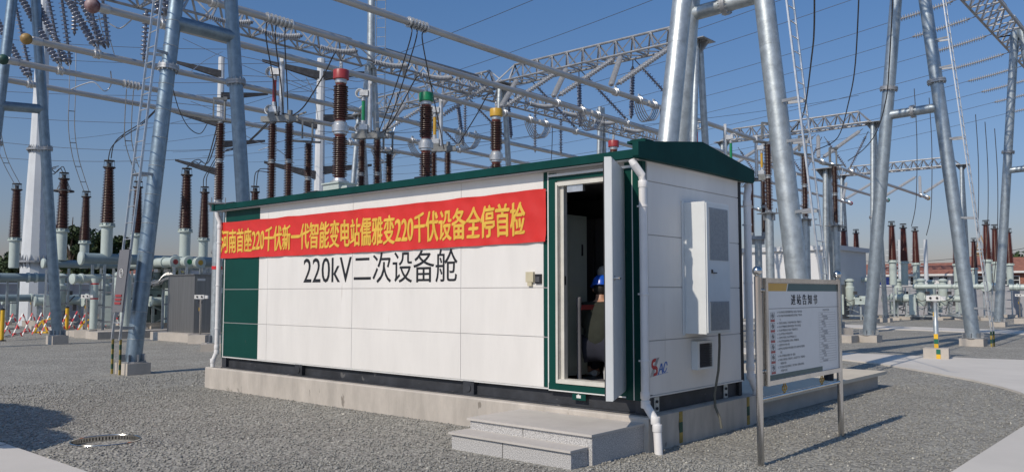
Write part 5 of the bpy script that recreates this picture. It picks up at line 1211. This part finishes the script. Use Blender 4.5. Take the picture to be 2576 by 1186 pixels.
for px, d_, l_ in ((2375, 0, 'switchgear module right of the thick sensor post'), (2262, 1, 'switchgear module just right of the second column leg'), (2140, 0, 'switchgear module seen right of the notice board'), (2415, 2, 'switchgear module behind the ladder column'), (2345, 4, 'switchgear module farther back between the white poles')):
    e = at(px, 799-d_*1.5, Z=.1); dup(md, (e.x, e.y, 0), l_, R(15+d_*20))
for px, py, l_ in ((2118,861,'small concrete footing with yellow strip behind the sign post'),):
    e = at(px, py, Z=0); box_thing('concrete_block', 'conc', l_, 'block', e.x-.4, e.x+.35, e.y-.05, e.y+.7, -.1, .25, 'concrete bases in the right yard')
jb = thing('junction_box', 'grey junction box on a stand left of the second column leg', 'box', (0,0,0)); e = at(2166, 800, Z=.1); MB().box(-.35,.35,-.2,.2,1.0,1.45).build('box', 'giscol', jb, False); MB().lathe([(.06,0),(.06,.01)],12,(0,-.202,1.3),(0,-1,0)).build('window', 'black', jb); MB().box(-.05,.05,-.05,.05,.0,1.0).build('stand', 'galv', jb, False); place(jb, e.x, e.y, 0, R(20))

for px, d_, rz_, l_ in ((150,40,80,'switchgear module behind the far-left column'), (262,41,95,'switchgear module under the tallest bushing'), (300,37,70,'switchgear module seen through the ladder'), (395,44,85,'switchgear module rising above the green-grey cabinets'), (430,40,95,'switchgear module behind the coloured pipe discs'), (60,46,85,'switchgear module left of the white pole')):
    e = atd(px, 735, d_); dup(md, (e.x, e.y, .0), l_, R(rz_))
for k_, (px, d_, l_) in enumerate(((130,37,'slim frame post beside the white pole base'), (268,35,'slim frame post left of the ladder'), (300,38,'slim frame post behind the ladder'), (452,33,'slim frame post at the left side of the steel cabinet'), (345,39,'slim frame post behind the near leg'))):
    e = atd(px, 735, d_); dup(fr3, (e.x, e.y, -.1), l_, R(70))
for k_, (P, l_) in enumerate(([[(340,712,35),(352,735,34.5),(349,760,34),(352,800,33.5)],'pale cable bundle hanging beside the green-grey cabinets'], [[(355,700,36),(392,712,35),(410,694,35),(438,688,35)],'looping pale cable above the green-grey cabinets'], [[(352,706,36),(385,716,35.5),(425,700,35),(452,705,35)],'lower looping pale cable above the green-grey cabinets'])):
    for j_ in range(3): cond('%s strand of the %s' % (ords[j_], l_), [atd(u+j_*3, v-j_*3, d+j_*.1) for u, v, d in P], .022, 'wirel', 'pale control cables')
gpipe('pale pipe high behind the green-grey cabinets', (-37,9.5,3.4), (-37,22,3.4), .2, None, (.1,.2,.4,.6))
gpipe('long grey pipe low behind the barricade', (-41,3,1.5), (-41,12,1.5), .18, 0, (.2,.5,.8), 'gisshade')
# ------------------------------------------------------------------ perimeter walls, houses, distant things
def pwall(l_, a, b, h=2.3):
    a, b = Vector(a), Vector(b); t = thing('perimeter_wall', l_, 'wall', a); d = (b-a).normalized(); n = int((b-a).length/4)
    MB().beam(a+Vector((0,0,h/2-.1)), b+Vector((0,0,h/2-.1)), .2, h+.2).build('wall', 'wall', t, False)
    MB().beam(a+Vector((0,0,h+.03)), b+Vector((0,0,h+.03)), .34, .10).build('coping', 'wallpale', t, False)
    q = MB()
    for i in range(n+1): p = a.lerp(b, i/n); q.cbox(p+Vector((0,0,h/2-.1)), .36, .36, h+.19, math.atan2(d.y, d.x))
    q.build('pier', 'wall', t, False); return t
pwall('grey perimeter wall behind the left switchgear', (-50,-12,0), (-50,62,0)); pwall('grey perimeter wall behind the right switchgear', (-50,62,0), (40,62.5,0))
def house(l_, x0, x1, y0, y1, ze, zr, wallm='wallpale', nwin=4, win=(1.9,3.1), fascia=True):
    t = thing('house', l_, 'house', ((x0+x1)/2, (y0+y1)/2, 0), 'houses beyond the perimeter wall')
    MB().box(x0,x1,y0,y1,-.1,ze).build('wall', wallm, t, False); ym = (y0+y1)/2; o = .4
    MB().prism([(y0-o, ze-.02), (ym, zr), (y1+o, ze-.02), (y1+o, ze-.14), (ym, zr-.14), (y0-o, ze-.14)], x0-o, x1+o, 'x').build('roof', 'tile', t, False, True)
    MB().prism([(y0+.01, ze), (ym, zr-.2), (y1-.01, ze)], x0+.02, x1-.02, 'x').build('gable', wallm, t, False, True)
    if fascia: MB().box(x0-o, x1+o, y0-o-.06, y0-o-.01, ze-.2, ze-.02).build('eave_board', 'wht', t, False)
    for i in range(nwin):
        a_ = x0+(x1-x0)*(i+.2)/nwin; b_ = x0+(x1-x0)*(i+.8)/nwin; w_ = MB().box(a_,b_,y0-.03,y0-.004,*win).build('window', 'glass', t, False)
        q = MB(); q.box(a_-.06,b_+.06,y0-.05,y0-.032,win[1],win[1]+.07); q.box(a_-.06,b_+.06,y0-.05,y0-.032,win[0]-.07,win[0]); m_ = (a_+b_)/2
        for x in (a_-.05, m_-.03, b_-.01): q.box(x,x+.06,y0-.05,y0-.032,win[0],win[1])
        q.box(a_,b_,y0-.048,y0-.034,(win[0]+win[1])/2,(win[0]+win[1])/2+.05); q.build('frame', 'wht', w_, False)
    return t
house('pale house with a long terracotta roof and many windows behind the wall', -24, -14.3, 75, 81, 3.5, 4.6, nwin=8, win=(2.2,3.2))
house('small white gabled house between the brick ones', -15.2, -13.3, 83, 88, 4.2, 5.4, nwin=1, win=(2.4,3.2)); house('red brick house with dark openings right of the white poles', -14.0, -8.5, 76, 82, 3.7, 5.0, 'brick', 2, (2.5,3.2))
house('long red brick house crossing behind the right columns', -8.0, 4.5, 78, 84, 3.9, 5.3, 'brick', 5, (2.2,3.1)); house('dull low house behind the notice board posts', -40, -25, 78, 84, 3.4, 4.4, nwin=5)
house('distant low house at far left', -62, -56, 20, 30, 3.0, 4.2, nwin=2)
wb = thing('white_building', 'plain white building behind the thick column leg and ladder', 'building', (-18,49,0)); MB().box(-24,-14.3,46,52,-.1,4.55).build('wall', 'wallpale', wb, False); MB().box(-24.2,-14.1,45.8,52.2,4.552,4.85).build('parapet', 'wallpale', wb, False); MB().box(-14.29,-14.25,47,48.2,.1,2.3).build('door', 'lid', wb, False)
for i_, (x, y, l_) in enumerate(((-15.05,70,'right white pole standing beyond the switchgear'), (-17.3,70.5,'left white pole standing beyond the switchgear'))):
    t = thing('utility_pole', l_, 'pole', (x,y,0), 'white poles beyond the switchgear'); MB().tube((x,y,0),(x,y,6.4 if i_ == 0 else 6.5),.19,.16,14).build('shaft', 'mono', t)
    q = MB()
    for k in range(5): q.beam((x-.15,y,3.6+.5*k),(x-1.2,y,3.65+.5*k),.04)
    q.build('cross_arm', 'mono', t, False)
bs = thing('blue_shed', 'bright blue sheet-metal shed behind the wall', 'shed', (-23,64.5,0)); a_ = at(2152,680,Y=63.5); b_ = at(2212,680,Y=63.5); MB().box(a_.x,b_.x,63.5,66,-.1,2.95).build('wall', 'blue', bs, False); MB().box(a_.x-.1,b_.x+.1,63.4,66.1,2.955,3.05).build('roof', 'blue', bs, False)
tw = thing('construction_tower', 'hazy ochre tower rising behind the right ladder', 'tower', tuple(atd(2471,700,140))); e = atd(2471,700,140)
MB().box(e.x-1.0,e.x+1.0,e.y-1,e.y+1,-.1,8.4).build('shaft', 'tower', tw, False); q = MB()
for k in range(4): q.box(e.x-1.3,e.x+1.3,e.y-1.3,e.y+1.3,7.2+k*.6,7.35+k*.6)
for s_ in (-1,1): q.beam((e.x+s_*1,e.y,8.4),(e.x,e.y,11.5),.2)
q.build('scaffold', 'tower', tw, False)

def monopole(l_, base, prof, flz, d=None, arms=()):
    t = thing('monopole', l_, 'monopole', (base.x, base.y, 0), 'white faceted transmission monopoles')
    MB().lathe([(r, z) for r, z in prof], 10, (base.x, base.y, 0)).build('shaft', 'mono', t, False)
    def rad(z):
        for (r0, z0), (r1, z1) in zip(prof, prof[1:]):
            if z0 <= z <= z1: return r0+(r1-r0)*(z-z0)/(z1-z0)
        return prof[-1][0]
    for z in flz:
        q = MB(); r = rad(z); q.lathe([(r,z-.06),(r*1.35,z-.05),(r*1.35,z+.05),(r,z+.06)], 20, (base.x, base.y, 0))
        for k in range(20):
            an = k*math.pi/10; c_, s_ = math.cos(an), math.sin(an)
            for sg in (1, -1): q.add([(base.x+c_*r, base.y+s_*r, z), (base.x+c_*r*1.33, base.y+s_*r*1.33, z), (base.x+c_*r, base.y+s_*r, z+sg*r*.6)], [(0,1,2)])
        q.build('flange', 'galv2', t, False)
    for (z, dx, dy, dz) in arms:
        A = Vector((base.x, base.y, z)); Bv = A+Vector((dx, dy, dz)); dd = (Bv-A).normalized(); q = MB(); sd_ = Vector((-dd.y, dd.x, 0)).normalized()
        q.add([A+sd_*.28+Vector((0,0,.3)), A-sd_*.28+Vector((0,0,.3)), A-sd_*.28-Vector((0,0,.3)), A+sd_*.28-Vector((0,0,.3)), Bv+sd_*.1+Vector((0,0,.08)), Bv-sd_*.1+Vector((0,0,.08)), Bv-sd_*.1-Vector((0,0,.08)), Bv+sd_*.1-Vector((0,0,.08))], [(0,1,2,3),(7,6,5,4),(0,4,5,1),(1,5,6,2),(2,6,7,3),(3,7,4,0)])
        q.build('arm', 'base', t, False, True)
    q = MB(); z = 1.5
    while z < prof[-1][1]-.5: r = rad(z); q.tube((base.x+r*.9, base.y, z), (base.x+r+.15, base.y, z), .015, seg=5); z += .45
    q.build('step_bolt', 'galv2', t); return t
e = atd(85,690,45); monopole('thick white faceted monopole at far left behind the column leg', e, [(.74,0),(.66,3.4),(.44,9.7),(.28,17),(.2,24)], (3.45, 9.6))
e = atd(545,660,70); monopole('slender white monopole with dark arms left of the cabin', e, [(.42,0),(.38,4),(.30,16),(.26,22)], (5.2,), arms=[(20.5,-2.2,-3.6,.9),(16.2,-2.2,-3.4,.9),(12.0,-1.8,-3.0,.9),(18.6,1.6,3.6,.6),(14.4,1.6,3.4,.6)])
e3 = atd(803,480,60); monopole('slender white monopole with dark arms behind the red cap', e3, [(.48,0),(.44,5),(.34,14),(.30,18.9)], (8.9,), arms=[(17.6,-2.4,-3.4,.9),(13.9,-2.2,-3.2,.9),(10.2,-2.2,-3.2,.9),(17.6,2.0,3.4,.6),(14.4,2.0,3.4,.6),(10.6,2.0,3.2,.6)])
for k_, P in enumerate(([(845,170,40),(860,195,42),(905,205,45),(945,190,48)], [(360,250,40),(470,262,44),(560,270,50)], [(600,140,45),(700,165,50),(760,205,56),(840,225,58)], [(610,190,48),(720,200,52),(800,235,58)],
        [(590,325,45),(660,360,48),(720,352,50),(760,330,52)], [(650,378,44),(690,372,44),(740,410,46)], [(480,180,45),(520,150,50),(560,130,60)], [(770,195,40),(790,240,48),(800,300,56)], [(1000,200,46),(1010,260,50),(990,330,50)], [(1230,300,48),(1260,350,52),(1300,362,52)])):
    cond('%s slack silver cable hanging among the far arms' % ords[k_], [atd(*p) for p in P], .02, 'wirel', 'slack silver cables')
k_ = 0
for (x0, y0, x1, y1, d0, d1) in ((-20,95,880,118,70,60),(-20,138,880,152,70,60),(-20,190,900,196,72,62),(-20,228,900,222,72,62),(-20,292,900,300,75,65),(-20,355,620,372,75,70),(-20,395,620,388,75,70),(460,97,1100,330,66,58),(480,255,1000,390,66,60),(800,330,1300,300,58,64),(900,360,1400,330,58,66),(1400,330,2160,240,80,90)):
    wire('span_wire', '%s faint distant wire behind the yard, counting from the top left' % ords[k_], cat_curve(atd(x0,y0,d0), atd(x1,y1,d1), .5, 14), .02, 'wire', 'wire', 'faint distant wires'); k_ += 1
for k_, (x0, y0, x1, y1) in enumerate(((2150,655,2620,615),(2150,672,2620,638),(2480,628,2620,612))):
    wire('span_wire', '%s power line low over the red roofs' % ords[k_], cat_curve(atd(x0,y0,110), atd(x1,y1,90), .8, 14), .03, 'wire', 'wire', 'power lines over the roofs')

# ------------------------------------------------------------------ trees
def tree(l_, x, y, h, r, kind='leaf', seed=0, n=2600, trunk=.18, base=.28, cat='tree', grp='trees beyond the wall', sz=.16):
    rs = np.random.RandomState(seed); t = thing('tree' if cat == 'tree' else 'shrub', l_, cat, (x,y,0), grp)
    q = MB(); top = Vector((x+rs.uniform(-.3,.3), y+rs.uniform(-.3,.3), h*.86)); q.path([(x,y,-.1),(x+.08,y,h*.3),tuple(Vector((x,y,h*.3)).lerp(top,.5)),top], [trunk,trunk*.8,trunk*.5,trunk*.15], 8)
    blobs = []
    for i in range(16):
        a = rs.uniform(0, 6.28); z = h*rs.uniform(base+.05, .95); f = math.sin(math.pi*min(1,max(.08,(z/h-base)/(1.04-base))))**.6; rr = r*f*rs.uniform(.35,.95)
        c = (x+math.cos(a)*rr, y+math.sin(a)*rr, z); blobs.append((c, r*rs.uniform(.24,.5))); q.path([(x,y,z*.72),((x+c[0])/2,(y+c[1])/2,z*.9),c], [trunk*.4,trunk*.25,trunk*.08], 5)
    q.build('trunk', 'bark', t)
    V = []; F = []
    for i in range(n):
        (cx_, cy_, cz_), br = blobs[rs.randint(len(blobs))]; v = rs.normal(size=3); v /= np.linalg.norm(v); rad = br*rs.uniform(.35,1.12)**.6; p = np.array([cx_,cy_,cz_])+v*rad*[1,1,.85]
        if p[2] > h: continue
        a1 = rs.normal(size=3); a1 /= np.linalg.norm(a1); a2 = np.cross(a1, rs.normal(size=3)); a2 /= np.linalg.norm(a2); s_ = sz*rs.uniform(.6,1.4); o = len(V)
        V += [p-a1*s_-a2*s_*.5, p+a1*s_*.2-a2*s_*.6, p+a1*s_, p+a2*s_*.6]; F.append((o,o+1,o+2,o+3))
    m_ = MB(); m_.v = [tuple(v) for v in V]; m_.f = F; m_.build('crown', kind, t, False); return t
for k_, (px, d, h, r, kd, l_) in enumerate([(8,66,5.6,2.2,'leaf','dark round tree at the left edge'), (38,70,5.0,2.0,'leaf','low tree left of the white pole'), (172,64,8.9,1.3,'leaf','tall slim dark tree right of the white pole'), (208,68,7.0,1.9,'leaf','bushy dark tree left of the tallest bushing'),
        (262,70,6.6,2.4,'leaf','broad dark tree behind the tallest bushing'), (310,78,5.6,2.2,'leaf','dark tree behind the long ladder'), (420,58,3.4,1.6,'leaf2','yellow-green bush above the green-grey cabinets'), (470,82,4.6,2.6,'leaf','low tree line piece above the coloured discs'), (525,80,4.8,2.0,'leaf','leafy tree just left of the cabin end'),
        (2530,190,10.5,5,'leaf','far dark tree above the roofs at right'), (2570,200,11.5,5,'leaf','far dark tree at the right edge'), (2375,180,7.5,4,'leaf','far hazy tree between the roofs'), (120,72,4.5,2.0,'leaf','low dark tree behind the far-left column')]):
    e = atd(px, 735, d); tree(l_, e.x, e.y, h, r, kd, k_+1, 3400 if d < 100 else 1200, base=.12 if h < 7 else .2, sz=.17 if d < 100 else .5)
# unseen tree shapes added left of view to cast the foreground shadow on gravel
def clipped(l_, c, ax, seed):
    t = thing('shadow_caster', l_, 'tree', (c[0], c[1], 0), 'added shadow casters out of view'); MB().path([(c[0],c[1],-.1),(c[0],c[1],c[2])], .07, 8).build('trunk', 'bark', t)
    rs = np.random.RandomState(seed); q = MB(); q.v = []; q.f = []
    q.lathe([(max(.01,.93*math.sin(math.pi*i/10)), -.93*math.cos(math.pi*i/10)) for i in range(11)], 24); q.v = [(c[0]+a*ax[0], c[1]+b*ax[1], c[2]+z*ax[2]) for a, b, z in q.v]
    for i in range(2500):
        v = rs.normal(size=3); v /= np.linalg.norm(v); p = np.array(c)+v*np.array(ax)*rs.uniform(.93,1.02); a1 = rs.normal(size=3)*.04; a2 = rs.normal(size=3)*.04; o = len(q.v); q.v += [tuple(p-a1), tuple(p+a2), tuple(p+a1), tuple(p-a2)]; q.f.append((o,o+1,o+2,o+3))
    q.build('crown', 'leaf', t, False)
clipped('larger unseen tree shape added to cast shade, beside the road outside the left of the photo', (-8.6,-7.6,3.05), (1.95,.75,.42), 5)
clipped('smaller unseen tree shape added to cast shade, beside the road outside the left of the photo', (-6.35,-7.9,3.05), (1.1,.40,.22), 6)
# tuft of weeds at the foot of the plinth
e = at(605, 983, Z=.01); rs = np.random.RandomState(4); q = MB()
for i in range(60):
    p = Vector((e.x+rs.uniform(-.3,.3), e.y+rs.uniform(-.08,.05), .0)); a = rs.uniform(0,6.28); q.add([p, p+Vector((.02,0,0)), p+Vector((math.cos(a)*.06, math.sin(a)*.06, rs.uniform(.03,.1)))], [(0,1,2)])
tag(q.build('weeds', 'leaf', None, False), 'small tuft of weeds at the foot of the plinth', 'weeds', None, 'stuff')
